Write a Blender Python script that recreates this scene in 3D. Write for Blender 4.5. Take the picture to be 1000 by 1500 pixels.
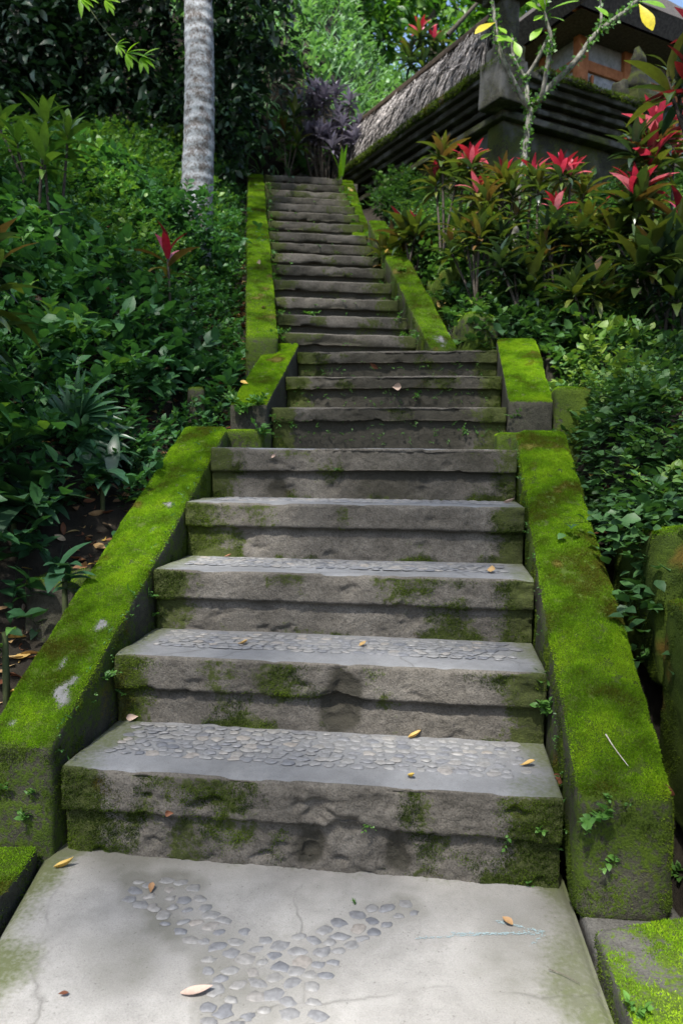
import bpy, math, random
import numpy as np
from mathutils import Vector, Matrix

for o in list(bpy.data.objects):
    bpy.data.objects.remove(o)
SC = bpy.context.scene
COL = SC.collection
R = math.radians
rng = np.random.default_rng(7)
random.seed(7)

# ------------------------------------------------------------------ camera
F_PX, PITCH, ROLL, EYE = 1084.5, 0.0775, 0.0077, 1.4
fwd = np.array([0, math.cos(PITCH), -math.sin(PITCH)])
up0 = np.array([0, math.sin(PITCH), math.cos(PITCH)])
rt0 = np.array([1.0, 0, 0])
rt = rt0 * math.cos(ROLL) + up0 * math.sin(ROLL)
up = up0 * math.cos(ROLL) - rt0 * math.sin(ROLL)
cam_d = bpy.data.cameras.new('camera')
cam = bpy.data.objects.new('camera', cam_d)
COL.objects.link(cam)
cam.matrix_world = Matrix(((rt[0], up[0], -fwd[0], 0), (rt[1], up[1], -fwd[1], 0),
                           (rt[2], up[2], -fwd[2], EYE), (0, 0, 0, 1)))
cam_d.sensor_fit = 'VERTICAL'
cam_d.sensor_height = 36.0
cam_d.lens = F_PX / 1500 * 36
cam_d.clip_start = 0.05
cam_d.clip_end = 400
cam_d.dof.use_dof = True
cam_d.dof.focus_distance = 2.9
cam_d.dof.aperture_fstop = 3.5
SC.camera = cam

# ------------------------------------------------------------------ light
SUN_EL, SUN_AZ = 58.0, 205.0      # azimuth clockwise from +Y: sun behind the camera, a little to the left
world = bpy.data.worlds.new('World')
SC.world = world
world.use_nodes = True
wn = world.node_tree
bg = wn.nodes['Background']
sky = wn.nodes.new('ShaderNodeTexSky')
sky.sky_type = 'NISHITA'
sky.sun_disc = False
sky.sun_elevation = R(SUN_EL)
sky.sun_rotation = R(SUN_AZ)
sky.air_density = 1.0
sky.dust_density = 2.0
wn.links.new(sky.outputs['Color'], bg.inputs['Color'])
bg.inputs['Strength'].default_value = 0.13
sun_d = bpy.data.lights.new('sun', 'SUN')
sun_d.energy = 4.4
sun_d.angle = R(3.0)
sun_d.color = (1.0, 0.96, 0.90)
sun = bpy.data.objects.new('sun', sun_d)
COL.objects.link(sun)
sdir = Vector((math.sin(R(SUN_AZ)) * math.cos(R(SUN_EL)), math.cos(R(SUN_AZ)) * math.cos(R(SUN_EL)), math.sin(R(SUN_EL))))
sun.rotation_euler = sdir.to_track_quat('Z', 'Y').to_euler()
sun.location = (0, 0, 30)
SUNV = np.array(sdir)

vs = SC.view_settings
vs.view_transform = 'Standard'
vs.look = 'None'
vs.gamma = 1.0
vs.use_curve_mapping = False
vs.exposure = 1.25
SC.render.engine = 'CYCLES'
SC.cycles.use_denoising = True
SC.cycles.max_bounces = 8
SC.cycles.diffuse_bounces = 4
SC.cycles.transmission_bounces = 4
SC.cycles.transparent_max_bounces = 8
SC.cycles.sample_clamp_indirect = 6.0
SC.cycles.caustics_reflective = False
SC.cycles.caustics_refractive = False

# ------------------------------------------------------------------ helpers
def pix_dir(px, py):
    u, v = px - 500, py - 750
    d = rt * (u / F_PX) - up * (v / F_PX) + fwd
    return d

def at(px, py, Y):
    """the point of the place seen at that pixel of the photograph and Y metres ahead"""
    d = pix_dir(px, py)
    return np.array([0, 0, EYE]) + d * (Y / d[1])

def at_z(px, py, z):
    d = pix_dir(px, py)
    return np.array([0, 0, EYE]) + d * ((z - EYE) / d[2])

_tab = np.random.default_rng(3).random((64, 64, 64)).astype(np.float32)
_rot = np.array([[.36, .48, -.8], [-.8, .6, 0], [.48, .64, .6]])
def vnoise(P, scale=1.0, octv=3, seed=0):
    P = np.asarray(P, float) @ _rot * scale + seed * 13.7
    out = np.zeros(len(P)); amp = 1.0; tot = 0
    for o in range(octv):
        i = np.floor(P).astype(int); f = P - i; f = f * f * (3 - 2 * f)
        i0 = i & 63; i1 = (i + 1) & 63
        def g(a, b, c): return _tab[a, b, c]
        x0 = g(i0[:, 0], i0[:, 1], i0[:, 2]) * (1 - f[:, 0]) + g(i1[:, 0], i0[:, 1], i0[:, 2]) * f[:, 0]
        x1 = g(i0[:, 0], i1[:, 1], i0[:, 2]) * (1 - f[:, 0]) + g(i1[:, 0], i1[:, 1], i0[:, 2]) * f[:, 0]
        x2 = g(i0[:, 0], i0[:, 1], i1[:, 2]) * (1 - f[:, 0]) + g(i1[:, 0], i0[:, 1], i1[:, 2]) * f[:, 0]
        x3 = g(i0[:, 0], i1[:, 1], i1[:, 2]) * (1 - f[:, 0]) + g(i1[:, 0], i1[:, 1], i1[:, 2]) * f[:, 0]
        y0 = x0 * (1 - f[:, 1]) + x1 * f[:, 1]; y1 = x2 * (1 - f[:, 1]) + x3 * f[:, 1]
        out += amp * (y0 * (1 - f[:, 2]) + y1 * f[:, 2]); tot += amp
        amp *= 0.5; P = (P @ _rot) * 2.03 + 5.1
    return out / tot

def sstep(a, b, x):
    t = np.clip((x - a) / (b - a), 0, 1)
    return t * t * (3 - 2 * t)

def normals_of(V, Fq):
    n = np.zeros_like(V)
    Fq = np.asarray(Fq)
    if Fq.shape[1] == 4:
        fn = np.cross(V[Fq[:, 2]] - V[Fq[:, 0]], V[Fq[:, 3]] - V[Fq[:, 1]])
    else:
        fn = np.cross(V[Fq[:, 1]] - V[Fq[:, 0]], V[Fq[:, 2]] - V[Fq[:, 0]])
    for k in range(Fq.shape[1]):
        np.add.at(n, Fq[:, k], fn)
    l = np.linalg.norm(n, axis=1, keepdims=True)
    return n / np.maximum(l, 1e-12)

def make_mesh(name, V, faces, mat, parent=None, attrs=None, smooth=True, extra=None, mats=None, midx=None):
    """one mesh object; faces: int array (n,3|4); extra: list of further n-gons"""
    V = np.asarray(V, np.float32)
    faces = np.asarray(faces, np.int32)
    me = bpy.data.meshes.new(name)
    tri = None
    if faces.shape[1] == 4:
        deg = faces[:, 2] == faces[:, 3]
        if deg.any():
            tri = faces[deg][:, :3]
            if midx is not None:
                m0 = np.asarray(midx); nf0 = len(faces)
                midx = np.concatenate([m0[:nf0][~deg], m0[:nf0][deg], m0[nf0:]])
            faces = faces[~deg]
    k = faces.shape[1]; nf = len(faces)
    loops = faces.ravel()
    starts = np.arange(nf, dtype=np.int32) * k
    if tri is not None:
        starts = np.concatenate([starts, len(loops) + np.arange(len(tri), dtype=np.int32) * 3])
        loops = np.concatenate([loops, tri.ravel()])
    ex = extra or []
    if ex:
        le = [np.array(e, np.int32) for e in ex]
        s = len(loops); st = []
        for e in le:
            st.append(s); s += len(e)
        loops = np.concatenate([loops] + le)
        starts = np.concatenate([starts, np.array(st, np.int32)])
    me.vertices.add(len(V)); me.vertices.foreach_set('co', V.ravel())
    me.loops.add(len(loops)); me.loops.foreach_set('vertex_index', loops.astype(np.int32))
    me.polygons.add(len(starts)); me.polygons.foreach_set('loop_start', starts.astype(np.int32))
    for m in (mats or [mat]):
        me.materials.append(m)
    if midx is not None:
        me.polygons.foreach_set('material_index', np.asarray(midx, np.int32))
    me.update(calc_edges=True)
    if smooth:
        me.polygons.foreach_set('use_smooth', np.ones(len(starts), bool))
    if attrs:
        for an, av in attrs.items():
            a = me.attributes.new(an, 'FLOAT', 'POINT')
            a.data.foreach_set('value', np.asarray(av, np.float32))
    me.validate()
    o = bpy.data.objects.new(name, me)
    COL.objects.link(o)
    if parent is not None:
        o.parent = parent
        if parent.location.length > 0:
            o.matrix_parent_inverse = Matrix.Translation(-parent.location)
    return o

def tag(o, label, cat=None, group=None, kind=None):
    o['label'] = label
    if cat: o['category'] = cat
    if group: o['group'] = group
    if kind: o['kind'] = kind
    return o

def thing(name, label, cat, loc=(0, 0, 0), group=None):
    o = bpy.data.objects.new(name, None)
    o.empty_display_size = 0.1
    COL.objects.link(o)
    o.location = Vector([float(c) for c in loc])
    return tag(o, label, cat, group)

def quads_grid(nu, nv, off=0):
    i, j = np.meshgrid(np.arange(nu - 1), np.arange(nv - 1), indexing='ij')
    a = (i * nv + j).ravel() + off
    return np.stack([a, a + nv, a + nv + 1, a + 1], 1)

def box_grid(L, W, H, res, r=0.01):
    """surface grid of a box with extra loops along its edges: V in 0..L,0..W,0..H ; F quads outward"""
    axs = []
    for d in (L, W, H):
        rr = min(r, d / 4)
        k = max(1, int(round((d - 2 * rr) / res)))
        axs.append(np.concatenate([[0, rr * .45], np.linspace(rr, d - rr, k + 1), [d - rr * .45, d]]))
    n = [len(q) - 1 for q in axs]
    Vs, Fs = [], []; off = 0
    for ax in range(3):
        a, b = [(1, 2), (2, 0), (0, 1)][ax]
        for side in (0, 1):
            A, B = np.meshgrid(np.arange(n[a] + 1), np.arange(n[b] + 1), indexing='ij')
            P = np.zeros((A.size, 3), int)
            P[:, a] = A.ravel(); P[:, b] = B.ravel(); P[:, ax] = side * n[ax]
            q = quads_grid(n[a] + 1, n[b] + 1, off)
            if side == 0: q = q[:, ::-1]
            Vs.append(P); Fs.append(q); off += len(P)
    P = np.concatenate(Vs); Fq = np.concatenate(Fs)
    U, inv = np.unique(P, axis=0, return_inverse=True)
    inv = inv.ravel()
    return np.stack([axs[i][U[:, i]] for i in range(3)], 1), inv[Fq]

def round_box(V, dims, r):
    q = np.clip(V, r, np.array(dims) - r)
    d = V - q
    l = np.linalg.norm(d, axis=1, keepdims=True)
    return np.where(l > 1e-9, q + d / np.maximum(l, 1e-9) * r, V)

def rough_block(name, L, W, H, fmap, mat, parent=None, res=0.02, r=0.015, amp=0.008, sc=9, seed=0, moss=None, big=0.0):
    """a weathered stone block; fmap maps box coordinates (n,3) into the place"""
    V, Fq = box_grid(L, W, H, res, r)
    V = round_box(V, (L, W, H), min(r, L / 2.2, W / 2.2, H / 2.2))
    Pw = fmap(V)
    n = normals_of(Pw, Fq)
    if np.mean(np.sum(n * (Pw - Pw.mean(0)), 1)) < 0:
        Fq = Fq[:, ::-1]; n = -n
    d = (vnoise(Pw, sc, 4, seed) - 0.5) * 2 * amp
    if big: d += (vnoise(Pw, sc / 5, 2, seed + 5) - 0.5) * 2 * big
    Pw = Pw + n * d[:, None]
    n = normals_of(Pw, Fq)
    at_ = moss(V, Pw, n) if moss else default_moss(V, Pw, n)
    o = make_mesh(name, Pw, Fq, mat, parent, at_)
    o_data = (Pw, Fq, n, at_)
    return o, o_data

def default_moss(V, P, n, top=1.0, side=0.45):
    nz = n[:, 2]
    m = sstep(0.25, 0.75, nz) * top + (1 - sstep(0.25, 0.75, nz)) * side * (0.35 + vnoise(P, 4, 3, 9) * 1.3)
    return {'moss': m, 'stain': vnoise(P, 3, 3, 21), 'bare': np.zeros(len(P)), 'rust': sstep(.66, .8, vnoise(P, 7, 4, 33))}

def scatter(P, Fq, n, w, N, rs):
    """N random points on the quads, weighted by area * vertex weight w"""
    A = np.linalg.norm(np.cross(P[Fq[:, 2]] - P[Fq[:, 0]], P[Fq[:, 3]] - P[Fq[:, 1]]), axis=1) / 2
    wf = w[Fq].mean(1) * A
    idx = rs.choice(len(Fq), N, p=wf / wf.sum())
    a, b = rs.random(N), rs.random(N)
    q = Fq[idx]
    wts = np.stack([(1 - a) * (1 - b), a * (1 - b), a * b, (1 - a) * b], 1)
    pts = sum(P[q[:, k]] * wts[:, k:k + 1] for k in range(4))
    nn = sum(n[q[:, k]] * wts[:, k:k + 1] for k in range(4))
    nn /= np.maximum(np.linalg.norm(nn, axis=1, keepdims=True), 1e-9)
    return pts, nn, idx

def unit(v):
    return v / np.maximum(np.linalg.norm(v, axis=-1, keepdims=True), 1e-9)

def fuzz(name, data, parent, mat, density, h=(0.005, 0.011), wd=0.0018, seed=1, thr=0.35, lean=0.75):
    """short moss shoots standing on a block"""
    P, Fq, n, a = data
    rs = np.random.default_rng(seed)
    w = sstep(thr, thr + 0.35, a['moss'] * (1 - a['bare']) * (1 - 0.75 * a['rust']))
    A = (np.linalg.norm(np.cross(P[Fq[:, 2]] - P[Fq[:, 0]], P[Fq[:, 3]] - P[Fq[:, 1]]), axis=1) / 2 * w[Fq].mean(1)).sum()
    N = int(A * density)
    if N < 300: return None
    # clumped: thin out by noise
    pts, nn, _ = scatter(P, Fq, n, w, N, rs)
    keep = vnoise(pts, 30, 2, seed) + .25 * (rs.random(N) - .5) > 0.30
    pts, nn = pts[keep], nn[keep]; N = len(pts)
    if N < 300: return None
    r1 = unit(rs.normal(size=(N, 3)))
    d = unit(nn + r1 * lean)
    s = unit(np.cross(d, rs.normal(size=(N, 3))))
    hh = rs.uniform(h[0], h[1], N)[:, None] * (0.6 + 0.9 * vnoise(pts, 22, 2, seed + 2))[:, None]
    b0 = pts - nn * 0.001
    V = np.stack([b0 - s * wd, b0 + s * wd, b0 + d * hh], 1).reshape(-1, 3)
    T = np.arange(N * 3).reshape(-1, 3)
    t = np.repeat(np.clip(.44 + 1.8 * (vnoise(pts, 7, 4, 4) - .5) + .6 * (vnoise(pts, 1.6, 2, 14) - .5) + 0.4 * (rs.random(N) - .5), 0, 1), 3)
    rust = np.repeat(sstep(.64, .78, vnoise(pts, 7, 4, 33)), 3)
    if parent is None: return V, T, t, rust
    return make_mesh(name, V, T, mat, parent, {'tint': t, 'rust': rust}, smooth=False)

# ------------------------------------------------------------------ materials
def new_mat(name):
    m = bpy.data.materials.new(name); m.use_nodes = True
    nt = m.node_tree
    return m, nt, nt.nodes['Principled BSDF'], nt.nodes['Material Output']

def N_(nt, typ, **kw):
    n = nt.nodes.new(typ)
    for k, v in kw.items():
        if k in n.inputs.keys() if hasattr(n.inputs, 'keys') else False:
            n.inputs[k].default_value = v
        else:
            setattr(n, k, v)
    return n

def noise(nt, scale, detail=6, rough=0.6, vec=None, dist=0.0):
    n = nt.nodes.new('ShaderNodeTexNoise')
    n.inputs['Scale'].default_value = scale; n.inputs['Detail'].default_value = detail
    n.inputs['Roughness'].default_value = rough; n.inputs['Distortion'].default_value = dist
    if vec is None:
        tc = nt.nodes.get('tc') or nt.nodes.new('ShaderNodeTexCoord'); tc.name = 'tc'
        vec = tc.outputs['Object']
    nt.links.new(vec, n.inputs['Vector'])
    return n.outputs['Fac']

def ramp(nt, fac, stops):
    r = nt.nodes.new('ShaderNodeValToRGB')
    el = r.color_ramp.elements
    while len(el) < len(stops): el.new(0.5)
    for e, (p, c) in zip(el, stops):
        e.position = p
        e.color = (c, c, c, 1) if np.isscalar(c) else (*c, 1)
    nt.links.new(fac, r.inputs['Fac'])
    return r.outputs['Color']

def mix(nt, fac, a, b, mode='MIX'):
    m = nt.nodes.new('ShaderNodeMix'); m.data_type = 'RGBA'; m.blend_type = mode
    for sock, v in ((m.inputs[0], fac), (m.inputs[6], a), (m.inputs[7], b)):
        if hasattr(v, 'links'): nt.links.new(v, sock)
        else: sock.default_value = v if np.isscalar(v) else (*v, 1)
    return m.outputs[2]

def math_(nt, op, a, b=0.0, clamp=False):
    m = nt.nodes.new('ShaderNodeMath'); m.operation = op; m.use_clamp = clamp
    for sock, v in ((m.inputs[0], a), (m.inputs[1], b)):
        if hasattr(v, 'links'): nt.links.new(v, sock)
        else: sock.default_value = v
    return m.outputs[0]

def attr(nt, name):
    a = nt.nodes.new('ShaderNodeAttribute'); a.attribute_name = name
    return a.outputs['Fac']

def bump(nt, bsdf, h, strength=0.5, dist=0.01, prev=None):
    b = nt.nodes.new('ShaderNodeBump')
    b.inputs['Strength'].default_value = strength; b.inputs['Distance'].default_value = dist
    nt.links.new(h, b.inputs['Height'])
    nt.links.new(b.outputs['Normal'], bsdf.inputs['Normal'])
    return b

def stone_mat(name, c_lo, c_mid, c_hi, moss_lo, moss_hi, rough=0.9, top=None, bump_d=0.006):
    """weathered stone under moss: vertex values 'moss', 'stain', 'bare', 'rust' say where each grows"""
    m, nt, b, out = new_mat(name)
    n1 = noise(nt, 5, 8, 0.65); n2 = noise(nt, 38, 6, 0.7); n3 = noise(nt, 150, 3, 0.6)
    stone = ramp(nt, math_(nt, 'ADD', math_(nt, 'MULTIPLY', n1, .6), math_(nt, 'MULTIPLY', n2, .4)),
                 [(0.32, c_lo), (0.5, c_mid), (0.68, c_hi)])
    speck = ramp(nt, n3, [(0.35, 0.55), (0.5, 1.0), (0.72, 1.25)])
    stone = mix(nt, 0.8, stone, speck, 'MULTIPLY')
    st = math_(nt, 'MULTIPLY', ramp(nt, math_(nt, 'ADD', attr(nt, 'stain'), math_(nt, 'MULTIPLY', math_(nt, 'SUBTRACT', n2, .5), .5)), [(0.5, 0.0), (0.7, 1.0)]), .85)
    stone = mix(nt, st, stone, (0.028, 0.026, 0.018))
    mfac = math_(nt, 'ADD', attr(nt, 'moss'), math_(nt, 'MULTIPLY', math_(nt, 'SUBTRACT', n2, .5), 1.5))
    mfac = math_(nt, 'ADD', mfac, math_(nt, 'MULTIPLY', math_(nt, 'SUBTRACT', n3, .5), .6))
    mm = ramp(nt, mfac, [(0.50, 0.0), (0.68, 1.0)])
    mm = math_(nt, 'MULTIPLY', mm, math_(nt, 'SUBTRACT', 1.0, math_(nt, 'MULTIPLY', attr(nt, 'bare'), ramp(nt, n2, [(0.3, 0.4), (0.45, 1.0)])), True), True)
    mcol = ramp(nt, math_(nt, 'ADD', math_(nt, 'MULTIPLY', n1, .5), math_(nt, 'MULTIPLY', n3, .5)), [(0.35, moss_lo), (0.65, moss_hi)])
    mcol = mix(nt, math_(nt, 'MULTIPLY', attr(nt, 'rust'), .8), mcol, (0.13, 0.075, 0.014))
    stone = mix(nt, attr(nt, 'bare'), stone, mix(nt, n2, (0.09, 0.09, 0.085), (0.22, 0.22, 0.22)))
    col = mix(nt, mm, stone, mcol)
    nt.links.new(col, b.inputs['Base Color'])
    b.inputs['Roughness'].default_value = rough
    b.inputs['Specular IOR Level'].default_value = 0.25
    h = math_(nt, 'ADD', math_(nt, 'MULTIPLY', n2, 1.0), math_(nt, 'MULTIPLY', n3, 0.5))
    bump(nt, b, h, 0.8, bump_d)
    return m

MOSS_LO, MOSS_HI = (0.020, 0.035, 0.004), (0.065, 0.105, 0.006)
M_step = stone_mat('step_stone', (0.052, 0.047, 0.038), (0.105, 0.095, 0.08), (0.175, 0.16, 0.138), (0.025, 0.030, 0.010), (0.06, 0.075, 0.016), bump_d=.010)
M_bal = stone_mat('balustrade_stone', (0.022, 0.022, 0.015), (0.05, 0.048, 0.034), (0.09, 0.085, 0.066), MOSS_LO, MOSS_HI, bump_d=.012)
M_old = stone_mat('temple_stone', (0.014, 0.014, 0.011), (0.045, 0.044, 0.034), (0.16, 0.155, 0.125), (0.025, 0.032, 0.008), (0.085, 0.10, 0.02), bump_d=.03)
M_kerb = stone_mat('kerb_stone', (0.045, 0.043, 0.038), (0.085, 0.082, 0.074), (0.14, 0.135, 0.125), MOSS_LO, (0.10, 0.16, 0.012))

def leaf_mat(name, stops, rough=0.42, trans=0.3, spec=0.5, rust=False, tmul=(1.25, 1.35, .6)):
    m, nt, b, out = new_mat(name)
    col = ramp(nt, attr(nt, 'tint'), stops)
    n = noise(nt, 30, 3, .6)
    col = mix(nt, 0.6, col, ramp(nt, n, [(0.3, 0.65), (0.7, 1.25)]), 'MULTIPLY')
    if rust:
        col = mix(nt, math_(nt, 'MULTIPLY', attr(nt, 'rust'), .75), col, (0.11, 0.07, 0.013))
    nt.links.new(col, b.inputs['Base Color'])
    b.inputs['Roughness'].default_value = rough
    b.inputs['Specular IOR Level'].default_value = spec
    if trans:
        t = nt.nodes.new('ShaderNodeBsdfTranslucent')
        nt.links.new(mix(nt, 1.0, col, tmul, 'MULTIPLY'), t.inputs['Color'])
        ms = nt.nodes.new('ShaderNodeMixShader'); ms.inputs[0].default_value = trans
        nt.links.new(b.outputs[0], ms.inputs[1]); nt.links.new(t.outputs[0], ms.inputs[2])
        nt.links.new(ms.outputs[0], out.inputs['Surface'])
    return m

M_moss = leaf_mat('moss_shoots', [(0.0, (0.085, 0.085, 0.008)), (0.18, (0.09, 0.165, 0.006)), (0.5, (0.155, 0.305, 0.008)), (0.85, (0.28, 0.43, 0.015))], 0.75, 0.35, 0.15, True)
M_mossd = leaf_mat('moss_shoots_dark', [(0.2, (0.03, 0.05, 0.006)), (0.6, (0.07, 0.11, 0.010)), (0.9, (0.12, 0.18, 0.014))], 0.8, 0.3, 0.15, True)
M_under = leaf_mat('undergrowth_leaf', [(0.0, (0.016, 0.045, 0.018)), (0.45, (0.032, 0.10, 0.036)), (0.8, (0.06, 0.17, 0.045)), (1.0, (0.14, 0.26, 0.04))], 0.5, .32, .38)
M_cover = leaf_mat('ground_cover_leaf', [(0.0, (0.016, 0.04, 0.014)), (0.45, (0.035, 0.09, 0.03)), (0.8, (0.07, 0.16, 0.04)), (1.0, (0.16, 0.24, 0.04))], 0.5, .32, .38)
M_weed = leaf_mat('weed_leaf', [(0.0, (0.05, 0.14, 0.03)), (1.0, (0.13, 0.28, 0.05))], 0.45, .35)
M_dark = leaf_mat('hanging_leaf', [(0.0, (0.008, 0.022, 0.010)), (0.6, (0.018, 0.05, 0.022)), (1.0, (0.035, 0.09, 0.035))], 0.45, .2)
M_slope = leaf_mat('slope_grass', [(0.0, (0.05, 0.12, 0.05)), (0.5, (0.12, 0.26, 0.10)), (1.0, (0.25, 0.42, 0.17))], 0.5, .35)
M_cordy = leaf_mat('cordyline_leaf', [(0.0, (0.018, 0.036, 0.024)), (0.35, (0.036, 0.066, 0.034)), (0.65, (0.075, 0.115, 0.022)), (0.9, (0.13, 0.14, 0.025)), (1.0, (0.13, 0.075, 0.028))], 0.28, .25, .6)
M_cred = leaf_mat('cordyline_red_leaf', [(0.0, (0.09, 0.012, 0.016)), (0.4, (0.36, 0.02, 0.045)), (0.7, (0.52, 0.06, 0.12)), (1.0, (0.66, 0.30, 0.36))], 0.35, .35, .5, tmul=(1.2, .7, .7))
M_cdark = leaf_mat('cordyline_dark_red_leaf', [(0.0, (0.06, 0.012, 0.012)), (0.5, (0.20, 0.02, 0.025)), (1.0, (0.42, 0.06, 0.10))], 0.3, .3, .6, tmul=(1.2, .6, .6))
M_purple = leaf_mat('purple_leaf', [(0.0, (0.03, 0.027, 0.038)), (0.5, (0.12, 0.108, 0.15)), (1.0, (0.34, 0.32, 0.40))], 0.3, .12, .8, tmul=(1, 1, 1))
M_lime = leaf_mat('frangipani_leaf', [(0.0, (0.12, 0.30, 0.015)), (0.6, (0.25, 0.46, 0.02)), (0.85, (0.42, 0.50, 0.03)), (1.0, (0.62, 0.50, 0.02))], 0.4, .45)
M_palm = leaf_mat('fan_palm_leaf', [(0.0, (0.02, 0.06, 0.03)), (1.0, (0.05, 0.13, 0.06))], 0.35, .25)
M_crown = leaf_mat('crown_leaf', [(0.0, (0.02, 0.06, 0.012)), (0.6, (0.05, 0.14, 0.025)), (1.0, (0.13, 0.26, 0.03))], 0.45, .4)
M_fall = leaf_mat('fallen_leaf_skin', [(0.0, (0.10, 0.035, 0.02)), (0.3, (0.22, 0.09, 0.045)), (0.55, (0.36, 0.23, 0.11)), (0.8, (0.55, 0.38, 0.07)), (0.9, (0.55, 0.40, 0.30)), (1.0, (0.52, 0.38, 0.31))], 0.6, .15, .3, tmul=(1, 1, 1))

def simple_mat(name, stops, scale=12, rough=0.85, bd=0.004, bs=40, stretch=None):
    m, nt, b, out = new_mat(name)
    tc = nt.nodes.new('ShaderNodeTexCoord'); tc.name = 'tc'
    vec = tc.outputs['Object']
    if stretch:
        mp = nt.nodes.new('ShaderNodeMapping'); mp.inputs['Scale'].default_value = stretch
        nt.links.new(vec, mp.inputs['Vector']); vec = mp.outputs['Vector']
    n1 = noise(nt, scale, 7, .65, vec)
    nt.links.new(ramp(nt, n1, stops), b.inputs['Base Color'])
    b.inputs['Roughness'].default_value = rough
    b.inputs['Specular IOR Level'].default_value = 0.3
    bump(nt, b, noise(nt, bs, 5, .7, vec), 0.7, bd)
    return m

M_soil = simple_mat('forest_soil', [(0.3, (0.010, 0.008, 0.006)), (0.55, (0.022, 0.018, 0.012)), (0.75, (0.045, 0.037, 0.025))], 9, .95, .02, 25)
M_stem = simple_mat('green_stem', [(0.3, (0.03, 0.05, 0.015)), (0.7, (0.09, 0.10, 0.04))], 30)
M_twig = simple_mat('brown_stem', [(0.3, (0.05, 0.042, 0.034)), (0.7, (0.16, 0.135, 0.11))], 40)
M_dstem = simple_mat('dark_stem', [(0.3, (0.025, 0.02, 0.016)), (0.7, (0.085, 0.07, 0.055))], 40)
M_bark = simple_mat('dark_bark', [(0.3, (0.02, 0.017, 0.012)), (0.7, (0.08, 0.07, 0.05))], 14, .9, .01, 30)
M_thatch = simple_mat('old_thatch', [(0.34, (0.05, 0.046, 0.042)), (0.5, (0.20, 0.185, 0.178)), (0.68, (0.52, 0.485, 0.465))], 22, .9)
M_thatchd = simple_mat('dark_thatch', [(0.3, (0.02, 0.018, 0.016)), (0.7, (0.09, 0.08, 0.072))], 25, .95, .02, 60)
M_orange = simple_mat('orange_brick', [(0.3, (0.22, 0.075, 0.03)), (0.7, (0.42, 0.17, 0.075))], 12, .85)
M_grey = simple_mat('carved_grey_stone', [(0.3, (0.16, 0.165, 0.175)), (0.7, (0.34, 0.35, 0.37))], 10, .85, .006, 30)
M_wood = simple_mat('dark_wood', [(0.3, (0.025, 0.017, 0.011)), (0.7, (0.07, 0.05, 0.035))], 10, .7)

def pebble_mat():
    m, nt, b, out = new_mat('river_pebble')
    col = ramp(nt, attr(nt, 'tint'), [(0.0, (0.115, 0.12, 0.132)), (0.3, (0.155, 0.157, 0.163)), (0.7, (0.19, 0.187, 0.18)), (1.0, (0.22, 0.202, 0.182))])
    n = noise(nt, 60, 5, .65)
    col = mix(nt, .8, col, ramp(nt, n, [(0.3, 0.6), (0.7, 1.3)]), 'MULTIPLY')
    nt.links.new(col, b.inputs['Base Color'])
    b.inputs['Roughness'].default_value = 0.55
    bump(nt, b, n, .4, .002)
    return m
M_pebble = pebble_mat()

def concrete_mat(name, lo, hi, mossy=True):
    m, nt, b, out = new_mat(name)
    n1 = noise(nt, 2.2, 8, .6); n2 = noise(nt, 14, 7, .65); n3 = noise(nt, 240, 3, .6); n4 = noise(nt, 60, 6, .7)
    c = ramp(nt, math_(nt, 'ADD', math_(nt, 'MULTIPLY', n1, .6), math_(nt, 'MULTIPLY', n2, .4)), [(0.35, lo), (0.65, hi)])
    c = mix(nt, .7, c, ramp(nt, n3, [(0.3, 0.72), (0.5, 1.0), (0.75, 1.15)]), 'MULTIPLY')
    c = mix(nt, math_(nt, 'MULTIPLY', ramp(nt, n4, [(0.60, 0.0), (0.72, 1.0)]), .35), c, (0.09, 0.085, 0.07))
    mf = math_(nt, 'ADD', attr(nt, 'moss'), math_(nt, 'MULTIPLY', math_(nt, 'SUBTRACT', n4, .5), .9))
    c = mix(nt, ramp(nt, mf, [(0.42, 0.0), (0.85, .85)]), c, (0.06, 0.075, 0.014))
    d = math_(nt, 'ADD', attr(nt, 'stain'), math_(nt, 'MULTIPLY', math_(nt, 'SUBTRACT', n2, .5), .9))
    c = mix(nt, ramp(nt, d, [(0.4, 0.0), (0.9, .75)]), c, (0.10, 0.098, 0.08))
    nt.links.new(c, b.inputs['Base Color'])
    b.inputs['Roughness'].default_value = 0.85
    b.inputs['Specular IOR Level'].default_value = 0.3
    vo = nt.nodes.new('ShaderNodeTexVoronoi'); vo.feature = 'DISTANCE_TO_EDGE'; vo.inputs['Scale'].default_value = 1.1
    mp = nt.nodes.new('ShaderNodeMix'); mp.data_type = 'VECTOR'; mp.inputs[0].default_value = .16
    nz = nt.nodes.new('ShaderNodeTexNoise'); nz.inputs['Scale'].default_value = 3; nz.inputs['Detail'].default_value = 5
    nt.links.new(nt.nodes['tc'].outputs['Object'], nz.inputs['Vector'])
    nt.links.new(nt.nodes['tc'].outputs['Object'], mp.inputs[4]); nt.links.new(nz.outputs['Color'], mp.inputs[5])
    nt.links.new(mp.outputs[1], vo.inputs['Vector'])
    crk = ramp(nt, vo.outputs['Distance'], [(0.0, 1.0), (0.006, 0.0)])
    crk = math_(nt, 'MULTIPLY', crk, ramp(nt, n1, [(0.45, 0.0), (0.55, .45)]))
    c2 = mix(nt, crk, c, (0.05, 0.048, 0.04))
    pit = ramp(nt, noise(nt, 95, 2, .5), [(0.66, 0.0), (0.74, .5)])
    c2 = mix(nt, pit, c2, (0.07, 0.066, 0.055))
    nt.links.new(c2, b.inputs['Base Color'])
    bump(nt, b, math_(nt, 'SUBTRACT', math_(nt, 'ADD', n4, math_(nt, 'MULTIPLY', n3, .4)), math_(nt, 'ADD', pit, crk)), .5, .003)
    return m
M_path = concrete_mat('path_cement', (0.19, 0.184, 0.172), (0.305, 0.297, 0.28))
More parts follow.
